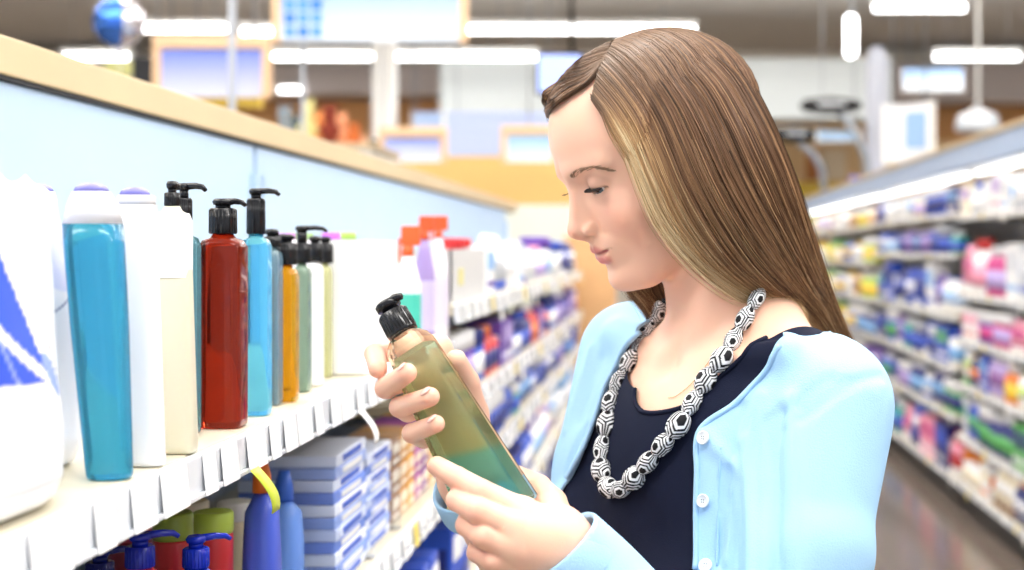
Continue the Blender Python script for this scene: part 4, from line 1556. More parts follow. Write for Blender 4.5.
def skin_colors(V):
    Q = (V - HO) @ HB.T
    s, f, z = np.abs(Q[:, 0]), Q[:, 1], Q[:, 2]
    base = np.array(hexc('#efc0a6'))
    col = np.tile(base, (len(V), 1))
    def blend(w, c):
        nonlocal col
        col = col * (1 - w[:, None]) + np.array(hexc(c)) * w[:, None]
    gs = lambda q, c, r: np.exp(-(((q - np.asarray(c)) / np.asarray(r)) ** 2).sum(1))
    M = np.stack([s, f, z], 1)
    blend(.38 * gs(M, (.040, .062, -.036), (.020, .03, .018)), '#e08d78')      # cheek blush
    blend(.35 * gs(M, (0, .105, -.039), (.012, .012, .009)), '#dd8f7c')
    blend(.65 * gs(M, (.0074, .0905, -.0462), (.0030, .0042, .0020)), '#7a4034')  # shade of the nostril hollow, painted into the skin colour
    up = chain(M.astype(np.float32), [v3(0, .0832, -.0605), v3(.0045, .0840, -.0594), v3(.013, .0800, -.0600), v3(.0262, .0692, -.0578)], [.0040, .0044, .0040, .0018])
    lo_ = chain(M.astype(np.float32), [v3(0, .0812, -.0708), v3(.011, .0790, -.0685), v3(.0258, .0692, -.0590)], [.0055, .0050, .0018])
    w = np.clip(1 - np.minimum(up, lo_) / .0014, 0, 1) * (f > .05)
    blend(.80 * w, '#cc6870')
    gr = chain(M.astype(np.float32), [v3(0, .0885, -.0655), v3(.012, .0850, -.0638), v3(.0275, .0728, -.0582)], [.0014, .0012, .0007])
    blend(.6 * np.clip(1 - gr / .0012, 0, 1) * (f > .05), '#7c3331')
    for pts_, rs_ in FL + FR:
        for j_, am in ((1, .45), (2, .35), (3, .30)):
            blend(am * np.exp(-(np.linalg.norm(V - pts_[j_], axis=1) / .0105) ** 4), '#e29a88')
    ec = np.array([.0295, .0655, -.0035])
    r = np.linalg.norm(M - ec, axis=1)
    lid = np.exp(-((r - .0145) / .003) ** 2) * (f > .06) * np.exp(-((z + .000) / .010) ** 2)
    blend(.40 * lid, '#b9836f')
    line = np.exp(-((z - ec[2] + .0030 + .10 * (s - ec[0])) / .0011) ** 2) * (np.abs(s - .0305) < .0125) * (f > .066) * (r < .0165)
    blend(.85 * line, '#3a2520')
    return col


m_skin = attr_mat('skin', rough=.42, sss=.25, spec=.4, bump=.06, bscale=900)

def head_part(X):
    return all_skin(X)


V1, Q1 = march(all_skin, HO - np.array([.155, .14, .165]), HO + np.array([.155, .14, .13]), .0016)
# one continuous surface: the head is marched finely, the rest more coarsely, overlapping inside the neck
zc = -.075


def neck_cut(V):
    return V[:, 2] - (HO[2] - .150)


V1, T1 = clip_mesh(V1, Q1, -neck_cut(V1))
V2, Q2 = march(all_skin, np.array([-.30, .92, -.62]), np.array([.33, 1.60, HO[2] - .13]), .0030)
inR = lambda V: np.minimum.reduce([V[:, 0] + .27, -.03 - V[:, 0], V[:, 1] - .96, 1.215 - V[:, 1], V[:, 2] + .275, .035 * 0 - .02 - V[:, 2] + .0])
V2, T2 = clip_mesh(V2, Q2, neck_cut(V2))
V2, T2 = clip_mesh(V2, T2, inR(V2))
V3, Q3 = march(all_skin, np.array([-.275, .955, -.28]), np.array([-.025, 1.22, -.015]), .0015)
V3, T3 = clip_mesh(V3, Q3, -inR(V3))
SV = np.concatenate([V1, V2, V3])
ST = np.concatenate([T1, T2 + len(V1), T3 + len(V1) + len(V2)])
SKIN_TREE = BVHTree.FromPolygons([tuple(p) for p in SV.tolist()], ST.tolist())
body = np_obj('body', SV - W0, ST, m_skin, woman, skin_colors(SV))


def ray(tree, u, v, default=None):
    dr = Vector(P(u, v, 1.0)).normalized()
    hit = tree.ray_cast(Vector((0, 0, 0)), dr)
    return None if hit[0] is None else np.array(hit[0])


# eyes
m_eye = mat('eye_white', '#d3c9c3', rough=.12)
for q in (1, -1):
    a = MB()
    c = H(q * .0295, .0655, -.0035)
    a.ball((0, 0, 0), .0127, m_eye, n=28)
    # gaze down and forward
    g = (HF * .86 - HU * .40 + HL * .34)
    g = g / np.linalg.norm(g)
    Mx = Vector(g).to_track_quat('Z', 'Y').to_matrix().to_4x4()
    a.loft([(.01130, .0062, .0062, 2), (.01215, .0048, .0048, 2), (.01275, .0026, .0026, 2), (.01295, .0008, .0008, 2)], mat('iris', '#54606a', rough=.15), n=24, M=Mx)
    a.loft([(.0126, .0026, .0026, 2), (.01315, .0020, .0020, 2), (.0133, .0005, .0005, 2)], mat('pupil', '#08080a', rough=.1), n=18, M=Mx)
    o = a.build('eye', woman)
    o.location = Vector(c - W0)

# eyebrows and lashes: fine tapered hairs
def hairs_mesh(name, strands, rad, cols, m, parent, sides=3, taper=True):
    """strands (k, n, 3)"""
    S = np.asarray(strands, float)
    k, n, _ = S.shape
    t = np.gradient(S, axis=1)
    t /= np.maximum(np.linalg.norm(t, axis=2, keepdims=True), 1e-9)
    ref = np.array([.3, -.9, .31])
    a = np.cross(t, ref)
    a /= np.maximum(np.linalg.norm(a, axis=2, keepdims=True), 1e-9)
    b = np.cross(t, a)
    rr = (np.asarray(rad)[:, None] if np.ndim(rad) == 1 else np.full((k, 1), rad)) * np.ones((1, n))
    if taper:
        w = np.linspace(0, 1, n)
        rr = rr * np.clip(1.15 - w ** 2.2, .12, 1)
    V = []
    for i in range(sides):
        an = 2 * math.pi * i / sides
        V.append(S + (a * math.cos(an) + b * math.sin(an)) * rr[..., None])
    V = np.stack(V, 2).reshape(-1, 3)
    base = (np.arange(k)[:, None] * n + np.arange(n - 1)[None]).reshape(-1) * sides
    Fq = []
    for i in range(sides):
        j = (i + 1) % sides
        Fq.append(np.stack([base + i, base + j, base + j + sides, base + i + sides], 1))
    Fq = np.concatenate(Fq)
    cc = np.repeat(np.asarray(cols).reshape(k * n, 3), sides, axis=0) if np.ndim(cols) == 3 else None
    return np_obj(name, V - W0, Fq, m, parent, cc)


m_brow = mat('brow_hair', '#94745a', rough=.7)
m_lash = mat('lash', '#17100e', rough=.6)
brow_px = [(570, 176), (577, 170.5), (588, 166.5), (598, 167), (607, 169.5)]
brow_l = []
for u_, v_ in brow_px:
    h_ = ray(SKIN_TREE, u_, v_)
    if h_ is not None:
        q_ = HB @ (h_ - HO)
        brow_l.append((max(abs(q_[0]), .009), q_[2]))
brow_l = spline(brow_l, 60)
for q in (1, -1):
    st = []
    for i in range(105):
        t = random.random()
        s_, z_ = brow_l[int(t * 59)]
        z_ = z_ - .0012 + random.gauss(0, .0011) * (1.1 - .7 * t)
        # project on the skin along -f
        p0 = H(q * s_, .13, z_)
        hit = SKIN_TREE.ray_cast(Vector(p0), Vector(-HF))
        if hit[0] is None:
            continue
        p = np.array(hit[0])
        nrm = np.array(hit[1])
        dirv = (HL * q * (.6 + .5 * t) - HF * (.2 + .6 * t) + HU * (.45 - .8 * t))
        L = .0062
        st.append([p + dirv * L * w + nrm * (.0004 + .0008 * math.sin(w * 3)) for w in (0, .33, .66, 1)])
    hairs_mesh('eyebrow', st, .00030, None, m_brow, woman)
    st = []
    for i in range(46):
        t = i / 45
        se = -.0105 + .0215 * t
        ce = np.array([.0295 + se, 0, -.0035 - .0026 - .10 * se])
        rr = math.sqrt(max(.0139 ** 2 - se ** 2 - .0026 ** 2, 1e-6))
        p = H(q * ce[0], .0655 + rr, ce[2])
        out = HL * q * (se * 60) * .9 + HF * 1.0 - HU * .55
        out /= np.linalg.norm(out)
        L = .0060 + .0030 * t
        st.append([p + out * L * w + HU * L * .42 * w * w for w in (0, .35, .7, 1)])
    hairs_mesh('eyelash', st, .00034, None, m_lash, woman)

# finger nails on the tips that show
m_nail = mat('nail', '#f0c0b4', rough=.18)
# ------------------------------------------------------------------ clothes
m_card = mat('cardigan_knit', '#a3cbec', rough=.85, spec=.2, bump=.25, bscale=700)
m_navy = mat('navy_jersey', '#10162c', rough=.8, spec=.2, bump=.15, bscale=900)
m_jean = mat('jean_denim', '#2a3a5c', rough=.85, bump=.2, bscale=500)


def arms_d(X, o0, o1):
    d = None
    for S_, E_, W_ in ((SH_N, EL_N, WR_N), (SH_F, EL_F, WR_F)):
        e = chain(X, [S_, (S_ * .6 + E_ * .4), E_], [.043 + o0, .043 + o0, .039 + o0], .01)
        e = smin(e, chain(X, [E_, E_ * .6 + W_ * .4, W_ * 1.06 - E_ * .06], [.039 + o0, .038 + o0, .025 + o1], .01), .012)
        d = e if d is None else np.minimum(d, e)
    return d


FOLDS = []


def folds(X):
    a = np.zeros(len(X), np.float32)
    for p, q, w, am in FOLDS:
        e = cone(X, p, q, 0, 0)
        a += am * np.exp(-(e / w) ** 2)
    return a


def card_field(X):
    d = torso_skin(X) - .0105
    d = smin(d, arms_d(X, .0105, .0085), .022)
    # the lower half hangs straight from the bust
    d = smin(d, ell(X, T(0, .012, -.42), (.168, .118, .28), TB), .05)
    Q = (X - TO) @ TB.T
    d = d - .0022 * np.sin(Q[:, 0] * 95 + 4 * np.sin(Q[:, 2] * 9) + 1.0) * np.clip((-Q[:, 2] - .12) / .15, 0, 1)
    sl = (X - SH_N) @ ((EL_N - SH_N) / np.linalg.norm(EL_N - SH_N))
    d = d - .0013 * np.sin(sl * 70 + Q[:, 0] * 60) * np.clip(1 - np.abs(sl - .16) / .14, 0, 1)
    n = torso_skin(X)
    for S_, E_ in ((SH_N, EL_N), (SH_F, EL_F)):
        n = smin(n, cone(X, S_, S_ * .45 + E_ * .55, .043, .041), .03)
    return smin(d - folds(X), n - .0070, .002)


def tree_of(V, Q):
    return BVHTree.FromPolygons([tuple(p) for p in V.tolist()], Q.tolist())


cv, cq = march(card_field, [-.30, .94, -.62], [.34, 1.60, .03], .008)
ct = tree_of(cv, cq)
for (u0, v0, u1, v1, w, am) in ((772, 425, 778, 600, .006, -.0065), (790, 400, 800, 600, .007, .006), (745, 440, 752, 600, .006, .005), (830, 385, 772, 425, .007, -.0055),
                                (700, 432, 740, 470, .006, .0035), (728, 500, 735, 600, .005, -.0045), (882, 376, 846, 385, .0042, -.0038), (846, 385, 815, 408, .0042, -.0040), (815, 408, 776, 440, .0045, -.0038),
                                (742, 408, 715, 560, .005, -.0030), (760, 395, 728, 560, .005, .0030),
                                (600, 360, 580, 420, .006, -.003), (590, 350, 566, 430, .006, .003), (585, 430, 566, 475, .005, -.0045),
                                (545, 528, 600, 566, .006, -.0025)):
    p, q = ray(ct, u0, v0), ray(ct, min(u1, 1023), v1)
    if p is not None and q is not None:
        FOLDS.append((p, q, w, am))


def loc_pts(tree, pix):
    r = []
    for u, v in pix:
        h = ray(tree, u, v)
        if h is not None:
            r.append((TB @ (h - TO))[[0, 2]])
    return [tuple(p) for p in r]


near_edge = loc_pts(ct, [(810, 316), (791, 335), (771, 361), (753, 385), (733, 405), (700, 430), (697, 470), (696, 520), (695, 569)])
far_edge = loc_pts(ct, [(566, 478), (584, 445), (595, 415), (605, 386), (620, 355), (640, 332)])
ne, fe = near_edge, far_edge
poly_c = [(ne[0][0] - .008, .12)] + ne + [(ne[-1][0] - .004, -.75), (fe[0][0] - .012, -.75), (fe[0][0] - .012, fe[0][1] - .05)] + fe + [(fe[-1][0] + .004, .12)]


def card_cut(V):
    Q = (V - TO) @ TB.T
    a = poly_sd(Q[:, [0, 2]], poly_c)
    a = np.maximum(a, -(Q[:, 1] + .050))                     # only the front half opens
    b = cone(V.astype(np.float32), NK_T, NK_B + np.array([0, 0, -.02]), .082, .094)
    rem = np.minimum(a, b)                                    # negative = removed
    keep = -rem
    for E_, W_ in ((EL_N, WR_N), (EL_F, WR_F)):
        ax = (W_ - E_) / np.linalg.norm(W_ - E_)
        al = (V - W_) @ ax + .004
        rad = np.linalg.norm((V - W_) - ((V - W_) @ ax)[:, None] * ax, axis=1)
        keep = np.maximum(keep, np.where(rad < .06, al, -1))
    keep = np.maximum(keep, -(V[:, 2] + .60))
    return keep


CV, CQ = march(card_field, [-.30, .94, -.63], [.34, 1.60, .03], .0032)
CV, CT = biggest(*clip_mesh(CV, CQ, card_cut(CV)))
card = np_obj('cardigan', CV - W0, CT, m_card, woman)
sm = card.modifiers.new('thickness', 'SOLIDIFY')
sm.thickness = .0032
sm.offset = -1
CARD_TREE = tree_of(CV, CT)


def navy_field(X):
    d = torso_skin(X)
    for S_, E_ in ((SH_N, EL_N), (SH_F, EL_F)):
        d = smin(d, cone(X, S_, S_ * .45 + E_ * .55, .043, .041), .03)
    d = d - .0042
    Q = (X - TO) @ TB.T
    # soft diagonal drag lines of the jersey
    d = d - .0016 * np.sin((Q[:, 0] * .8 + Q[:, 2]) * 85) * np.clip((-Q[:, 2] - .06) / .12, 0, 1) * np.clip(Q[:, 1] / .05, 0, 1)
    return d


nv, nq = march(navy_field, [-.28, 1.02, -.64], [.34, 1.56, .0], .008)
nt_ = tree_of(nv, nq)
neck = loc_pts(nt_, [(810, 316), (790, 323), (770, 334), (745, 353), (721, 376), (700, 396), (680, 408), (655, 413), (640, 410), (634, 396), (640, 370), (650, 342)])
poly_n = [(neck[0][0], .12)] + neck + [(neck[-1][0], .12)]


def navy_cut(V):
    Q = (V - TO) @ TB.T
    a = np.maximum(poly_sd(Q[:, [0, 2]], poly_n), -(Q[:, 1] + .06))
    b = cone(V.astype(np.float32), NK_T, NK_B + np.array([0, 0, -.02]), .088, .104)
    keep = -np.minimum(a, b)
    return np.maximum(keep, -(V[:, 2] + .60))


NV, NQ = march(navy_field, [-.28, 1.02, -.63], [.34, 1.56, .03], .004)
NV, NT = biggest(*clip_mesh(NV, NQ, navy_cut(NV)))
navy = np_obj('top', NV - W0, NT, m_navy, woman)
NAVY_TREE = tree_of(NV, NT)
# folded neckline hem
hem = []
for s_, z_ in [tuple(p) for p in spline(neck, 60)]:
    p0 = T(s_, .25, z_)
    h = NAVY_TREE.find_nearest(Vector(T(s_, .0, z_) + TF * .0)) if False else nt_.ray_cast(Vector(p0), Vector(-TF))
    if h[0] is not None:
        hem.append(np.array(h[0]))
hem = [p for p in hem[9:] if NAVY_TREE.find_nearest(Vector(p))[3] < .0035]
a = MB()
a.tube([p - W0 for p in hem], .0022, m_navy, n=8)
a.build('neckline_hem', navy)


def surf_depth(trees, u, v):
    b = None
    for t_ in trees:
        h = ray(t_, u, v)
        if h is not None and (b is None or h[1] < b[1]):
            b = h
    return b


# button band edge ribs and buttons
band = [surf_depth([CARD_TREE, ct], u, v) for (u, v) in ((703, 436), (700, 470), (699, 520), (698, 568))]
band = [b for b in band if b is not None]
if len(band) > 2:
    band.append(band[-1] + (band[-1] - band[-2]) * 3)
rim = []
for s_, z_ in [tuple(p) for p in spline(ne, 70)]:
    h = ct.ray_cast(Vector(T(s_, .25, z_)), Vector(-TF))
    if h[0] is not None:
        rim.append(np.array(h[0]))
rim = [p for p in rim[5:] if CARD_TREE.find_nearest(Vector(p))[3] < .004]
a = MB()
a.tube([p - W0 for p in rim], .0026, m_card, n=8)
a.build('edge_rib', card)
rim2 = []
for s_, z_ in [tuple(p) for p in spline(fe, 50)]:
    h = ct.ray_cast(Vector(T(s_, .25, z_)), Vector(-TF))
    if h[0] is not None:
        rim2.append(np.array(h[0]))
if len(rim2) > 3:
    a = MB()
    a.tube([p - W0 for p in rim2], .0026, m_card, n=8)
    a.build('edge_rib', card)
# stitched line of the band
for du in (19,):
    ln = [surf_depth([CARD_TREE], u + du, v) for (u, v) in ((702, 446), (700, 480), (699, 520), (698, 566))]
    ln = [p for p in ln if p is not None]
    if len(ln) > 2:
        a = MB()
        a.tube([p - W0 for p in spline(ln, 30)], .0011, m_card, n=6)
        a.build('band_seam', card)
m_btn = mat('button_pearl', '#dfe6ea', rough=.15, coat=.5)
for (u, v) in ((704, 438), (704, 501), (706, 566)):
    h = ray(CARD_TREE, u, v)
    if h is None:
        continue
    hh = CARD_TREE.ray_cast(Vector((0, 0, 0)), Vector(h).normalized())
    nrm = Vector(hh[1])
    if nrm.dot(Vector(h)) > 0:
        nrm = -nrm
    Mx = Matrix.Translation(Vector(h - W0) + nrm * .0004) @ nrm.to_track_quat('Z', 'Y').to_matrix().to_4x4()
    a = MB()
    a.loft([(0, .0052, .0052, 2), (.0014, .0058, .0058, 2), (.0026, .0056, .0056, 2), (.0030, .0048, .0048, 2), (.0022, .0040, .0040, 2), (.0020, .001, .001, 2)], m_btn, n=28, M=Mx)
    for i in range(4):
        an = math.pi / 4 + i * math.pi / 2
        a.ball((math.cos(an) * .0014, math.sin(an) * .0014, .0021), .00055, mat('button_hole', '#7a8288', rough=.6), n=8, M=Mx)
    a.build('button', card)
# cuffs
for E_, W_, ro in ((EL_N, WR_N, .0), (EL_F, WR_F, .0)):
    ax = (W_ - E_) / np.linalg.norm(W_ - E_)
    c0 = W_ - ax * .004
    Mx = Matrix.Translation(Vector(c0 - W0)) @ Vector(ax).to_track_quat('Z', 'Y').to_matrix().to_4x4()
    a = MB()
    secs = [(-.024, .0362, .0362, 2), (-.020, .0368, .0368, 2), (-.010, .0362, .0362, 2), (0, .0352, .0352, 2), (.002, .034, .034, 2), (0.0, .0320, .0320, 2), (-.02, .032, .032, 2)]
    a.loft(secs, m_card, n=40, M=Mx, cap=False)
    a.build('cuff', card)

# trousers and shoes (below the frame)
def jean_field(X):
    d = ell(X, T(0, -.005, -.56), (.165, .118, .12), TB)
    for q in (-1, 1):
        d = smin(d, chain(X, [T(q * .085, 0, -.60), T(q * .095, .012, -.92), T(q * .10, -.01, -1.31)], [.088, .062, .046], .02), .03)
    return d


JV, JQ = march(jean_field, [-.25, 1.0, -1.40], [.40, 1.62, -.42], .012)
np_obj('trousers', JV - W0, JQ, m_jean, woman)
for q in (-1, 1):
    c = T(q * .10, .02, -1.39)
    a = MB()
    Mx = Matrix.Translation(Vector(c - W0)) @ Matrix(((TL[0], TF[0], 0), (TL[1], TF[1], 0), (0, 0, 1))).to_4x4()
    a.loft([(0, .040, .125, 3, 0, .035), (.02, .042, .128, 3, 0, .035), (.045, .038, .110, 2.6, 0, .02), (.08, .036, .06, 2.2, 0, -.03), (.11, .034, .045, 2, 0, -.035)], mat('shoe_dark', '#22242a', rough=.5), n=28, M=Mx)
    o = a.build('shoe', woman)
    o.location.z = -.0
# shoes' soles sit on the floor
# ------------------------------------------------------------------ necklace
npix = [(762, 290), (755, 301), (744, 320), (733, 340), (721, 360), (708, 377), (695, 398), (679, 424), (660, 448), (641, 470), (625, 487), (611, 490), (602, 473), (601, 452),
        (606, 428), (611, 402), (620, 378), (633, 354), (648, 332), (657, 314), (662, 302)]
pts = []
for (u, v) in npix:
    h = surf_depth([SKIN_TREE, NAVY_TREE, CARD_TREE], u, v)
    pts.append(h if h is not None else P(u, v, pts[-1][1]))
pts = np.array(pts)
y = pts[:, 1].copy()
for _ in range(2):
    y[1:-1] = .25 * y[:-2] + .5 * y[1:-1] + .25 * y[2:]
for i, (u, v) in enumerate(npix):
    pts[i] = P(u, v, min(y[i], pts[i][1]) - .010)
path = spline(pts, 400)
seg = np.r_[0, np.cumsum(np.linalg.norm(np.diff(path, axis=0), axis=1))]
tot = seg[-1]
nb = 21
m_bead = attr_mat('bead_fabric', rough=.6, spec=.3)
neckl = bpy.data.objects.new('necklace', None)
neckl.empty_display_size = .02
C.objects.link(neckl)
neckl.parent = woman


def hexpat(x, y, cell):
    """nested hexagons: solid dark core, white ring, dark ring, thin white ring"""
    x = x / cell
    y = y / cell
    best = np.full(x.shape, 9.0)
    for (ox, oy) in ((0, 0), (.5, math.sqrt(3) / 2)):
        qx = x - ox - np.round(x - ox)
        yy = (y - oy) / math.sqrt(3)
        qy = (yy - np.round(yy)) * math.sqrt(3)
        ax, ay = np.abs(qx), np.abs(qy)
        d = np.maximum(ax, ax * .5 + ay * .8660254)
        best = np.minimum(best, d)
    b = best * 2
    w = ((b > .40) & (b < .62)) | ((b > .78) & (b < .92))
    return w


at = lambda q: np.array([np.interp(q, seg, path[:, k]) for k in range(3)])
for i in range(nb):
    a0, a1 = tot * i / nb, tot * (i + 1) / nb
    R = (.0086 + .0012 * math.sin(i * 2.3)) * (.80 if i < 2 or i > nb - 5 else 1.0)
    ns, nc = 44, 64
    pv, tt, ref = [], [], None
    for j in range(ns + 1):
        q = a0 + (a1 - a0) * j / ns
        p = at(q)
        t_ = at(min(q + .002, tot)) - at(max(q - .002, 0))
        t_ /= np.linalg.norm(t_)
        A = np.cross(t_, np.array([.15, 1.0, .1]))
        A /= np.linalg.norm(A)
        B_ = np.cross(t_, A)
        w = j / ns
        r = R * (.46 + .54 * math.sin(math.pi * w) ** .65)
        for k in range(nc):
            an = 2 * math.pi * k / nc
            rr = r * (1 + .05 * math.sin(an * 5 + i) * (1 - math.sin(math.pi * w)))
            pv.append(p + (A * math.cos(an) + B_ * math.sin(an)) * rr)
            tt.append((q + i * .0037, an * R * 1.02))
    tt = np.array(tt)
    wmask = hexpat(tt[:, 1] + i * .0061, tt[:, 0], 2 * math.pi * R * 1.02 / 3)
    col = np.where(wmask[:, None], np.array(hexc('#eef0f2')), np.array(hexc('#0c0d13')))
    jj, kk = np.meshgrid(np.arange(ns), np.arange(nc), indexing='ij')
    k2 = (kk + 1) % nc
    Fq = np.stack([jj * nc + kk, jj * nc + k2, (jj + 1) * nc + k2, (jj + 1) * nc + kk], -1).reshape(-1, 4)
    np_obj('bead', np.array(pv) - W0, Fq, m_bead, neckl, col)
a = MB()
cordp = [path[0], T(.052, -.035, .078), T(.025, -.060, .085), T(-.03, -.060, .085), T(-.055, -.02, .065), path[-1]]
a.tube([p - W0 for p in spline(cordp, 30)], .0035, mat('cord_black', '#101118', rough=.7), n=8)
a.build('cord', neckl)
# fine chain on the chest
cp = []
for (u, v) in ((716, 352), (704, 368), (690, 385), (676, 396), (668, 398)):
    h = ray(SKIN_TREE, u, v)
    if h is not None:
        cp.append(h * .9985)
a = MB()
a.tube([p - W0 for p in spline(cp, 40)], .0003, mat('chain_gold', '#c9a66a', rough=.25, metal=1), n=6)
a.build('fine_chain', woman)

# ------------------------------------------------------------------ the bottle she holds
top, bot = P(406, 338, 1.100), P(504, 516, 1.068)
ax = top - bot
BL = np.linalg.norm(ax)
ax /= BL
fn_ = np.array([.22, -1, -.0])
fn_ -= ax * (fn_ @ ax)
fn_ /= np.linalg.norm(fn_)
th = math.radians(-24)
sd = np.cross(ax, fn_)
nn = fn_ * math.cos(th) + sd * math.sin(th)
ss = np.cross(nn, ax)
BM = Matrix((( ss[0], nn[0], ax[0], bot[0]), (ss[1], nn[1], ax[1], bot[1]), (ss[2], nn[2], ax[2], bot[2]), (0, 0, 0, 1)))
hb = bpy.data.objects.new('wash_bottle', None)
hb.empty_display_size = .03
C.objects.link(hb)
hb.matrix_world = BM
tag(hb, 'clear green liquid soap bottle with a black pump, tilted in the woman\'s hands', 'bottle')
HB_GLASS = mat('bottle_clear', '#eaf4ea', rough=.02, trans=1.0, ior=1.16, spec=.7)
a = MB()
rx0, rx1, ry0, ry1 = .0265, .0168, .0180, .0140
sec = [(0, rx0 * .93, ry0 * .93, 6), (.002, rx0, ry0, 7), (.01, rx0, ry0, 8), (BL * .5, (rx0 + rx1) / 2, (ry0 + ry1) / 2, 8), (BL - .008, rx1, ry1, 7),
       (BL - .003, rx1 * .93, ry1 * .93, 5), (BL + .001, rx1 * .72, ry1 * .78, 3), (BL + .004, .0105, .0105, 2), (BL + .010, .0100, .0100, 2)]
def prism(a, secs, m, n=3):
    """chamfered rectangular tube: (z, rx, ry, chamfer)"""
    vs, fs = [], []
    for z, rx, ry, c in secs:
        for sx, sy in ((1, 1), (-1, 1), (-1, -1), (1, -1)):
            q = [(sx * rx, sy * (ry - c)), (sx * (rx - c * .3), sy * (ry - c * .3)), (sx * (rx - c), sy * ry)]
            vs += [(x_, y_, z) for x_, y_ in (q if sx * sy > 0 else q[::-1])]
    for j in range(len(secs) - 1):
        for i in range(12):
            i2 = (i + 1) % 12
            fs.append((j * 12 + i, j * 12 + i2, (j + 1) * 12 + i2, (j + 1) * 12 + i))
    fs += [tuple(range(11, -1, -1)), tuple((len(secs) - 1) * 12 + i for i in range(12))]
    a.add(vs, fs, m, False)


prism(a, [(0, rx0 * .92, ry0 * .90, .004), (.002, rx0, ry0, .0045), (BL - .008, rx1, ry1, .0045), (BL - .002, rx1 * .88, ry1 * .88, .0045), (BL + .002, .0115, .0105, .0055)], HB_GLASS)
a.loft([(BL + .0021, .0105, .0105, 2), (BL + .010, .0100, .0100, 2)], HB_GLASS, n=32)
a.build('bottle_body', hb)


def liquid_mat():
    m = mat('liquid_two_tone', '#7f8a55', rough=.25, trans=.8, ior=1.12)
    nt = m.node_tree
    tc = nt.nodes.new('ShaderNodeTexCoord')
    sp = nt.nodes.new('ShaderNodeSeparateXYZ')
    cr = nt.nodes.new('ShaderNodeValToRGB')
    mr = nt.nodes.new('ShaderNodeMapRange')
    mr.inputs['From Max'].default_value = BL
    e = cr.color_ramp.elements
    e[0].position, e[0].color = 0.0, (*hexc('#7fc4bc'), 1)
    e[1].position, e[1].color = 1.0, (*hexc('#dbe8cf'), 1)
    for p_, c_ in ((.33, '#6cb8ae'), (.37, '#a9b786'), (.55, '#b6c29a'), (.75, '#c4c89e'), (.86, '#cfdabb')):
        q = e.new(p_)
        q.color = (*hexc(c_), 1)
    nt.links.new(tc.outputs['Object'], sp.inputs[0])
    ad = nt.nodes.new('ShaderNodeMath')
    ad.operation = 'MULTIPLY_ADD'
    ad.inputs[1].default_value = -.35
    nt.links.new(sp.outputs['X'], ad.inputs[0])
    nt.links.new(sp.outputs['Z'], ad.inputs[2])
    nt.links.new(ad.outputs[0], mr.inputs['Value'])
    nt.links.new(mr.outputs['Result'], cr.inputs[0])
    nt.links.new(cr.outputs[0], nt.nodes['Principled BSDF'].inputs['Base Color'])
    return m


a = MB()
k_ = .86
prism(a, [(.0035, rx0 * k_, ry0 * k_, .004), (BL - .0125, rx1 * k_, ry1 * k_, .004)], liquid_mat())
a.build('liquid', hb)
a = MB()
a.loft([(BL + .004, .0120, .0120, 2), (BL + .006, .0122, .0122, 2), (BL + .0225, .0116, .0116, 2), (BL + .024, .010, .010, 2)], m_black, n=32)
for i in range(28):
    an = 2 * math.pi * i / 28
    a.tube([(math.cos(an) * .0121, math.sin(an) * .0121, BL + .007), (math.cos(an) * .0116, math.sin(an) * .0116, BL + .022)], .0005, m_black, n=4)
a.build('cap_collar', hb)
a = MB()
a.loft([(BL + .024, .007, .007, 2), (BL + .0265, .007, .007, 2), (BL + .027, .0098, .0098, 2), (BL + .0315, .0100, .0100, 2), (BL + .033, .0085, .0085, 2)], m_black, n=28)
a.tube([(0, 0, BL + .030), (-.009, .002, BL + .031), (-.0145, .003, BL + .029)], [.0040, .0034, .0028], m_black, n=12)
a.build('pump_head', hb)

# nails
for f_, nrm_src in ((FR[1], 0), (FR[2], 0), (FR[3], 0)):
    p2, p3 = f_[0][2], f_[0][3]
    d_ = (p3 - p2) / np.linalg.norm(p3 - p2)
    up_ = np.cross(d_, np.array([-.2, -1, .1]))
    outw = np.array([-.35, -.55, .75])
    outw -= d_ * (outw @ d_)
    outw /= np.linalg.norm(outw)
    c = p3 + outw * (f_[1][3] - .0012) + d_ * .001
    x_ = np.cross(d_, outw)
    Mx = Matrix(((x_[0], d_[0], outw[0], c[0] - W0[0]), (x_[1], d_[1], outw[1], c[1] - W0[1]), (x_[2], d_[2], outw[2], c[2] - W0[2]), (0, 0, 0, 1)))
    a = MB()
    a.ball((0, 0, 0), (.0045, .0058, .0016), m_nail, n=16, M=Mx)
    a.build('fingernail', woman)

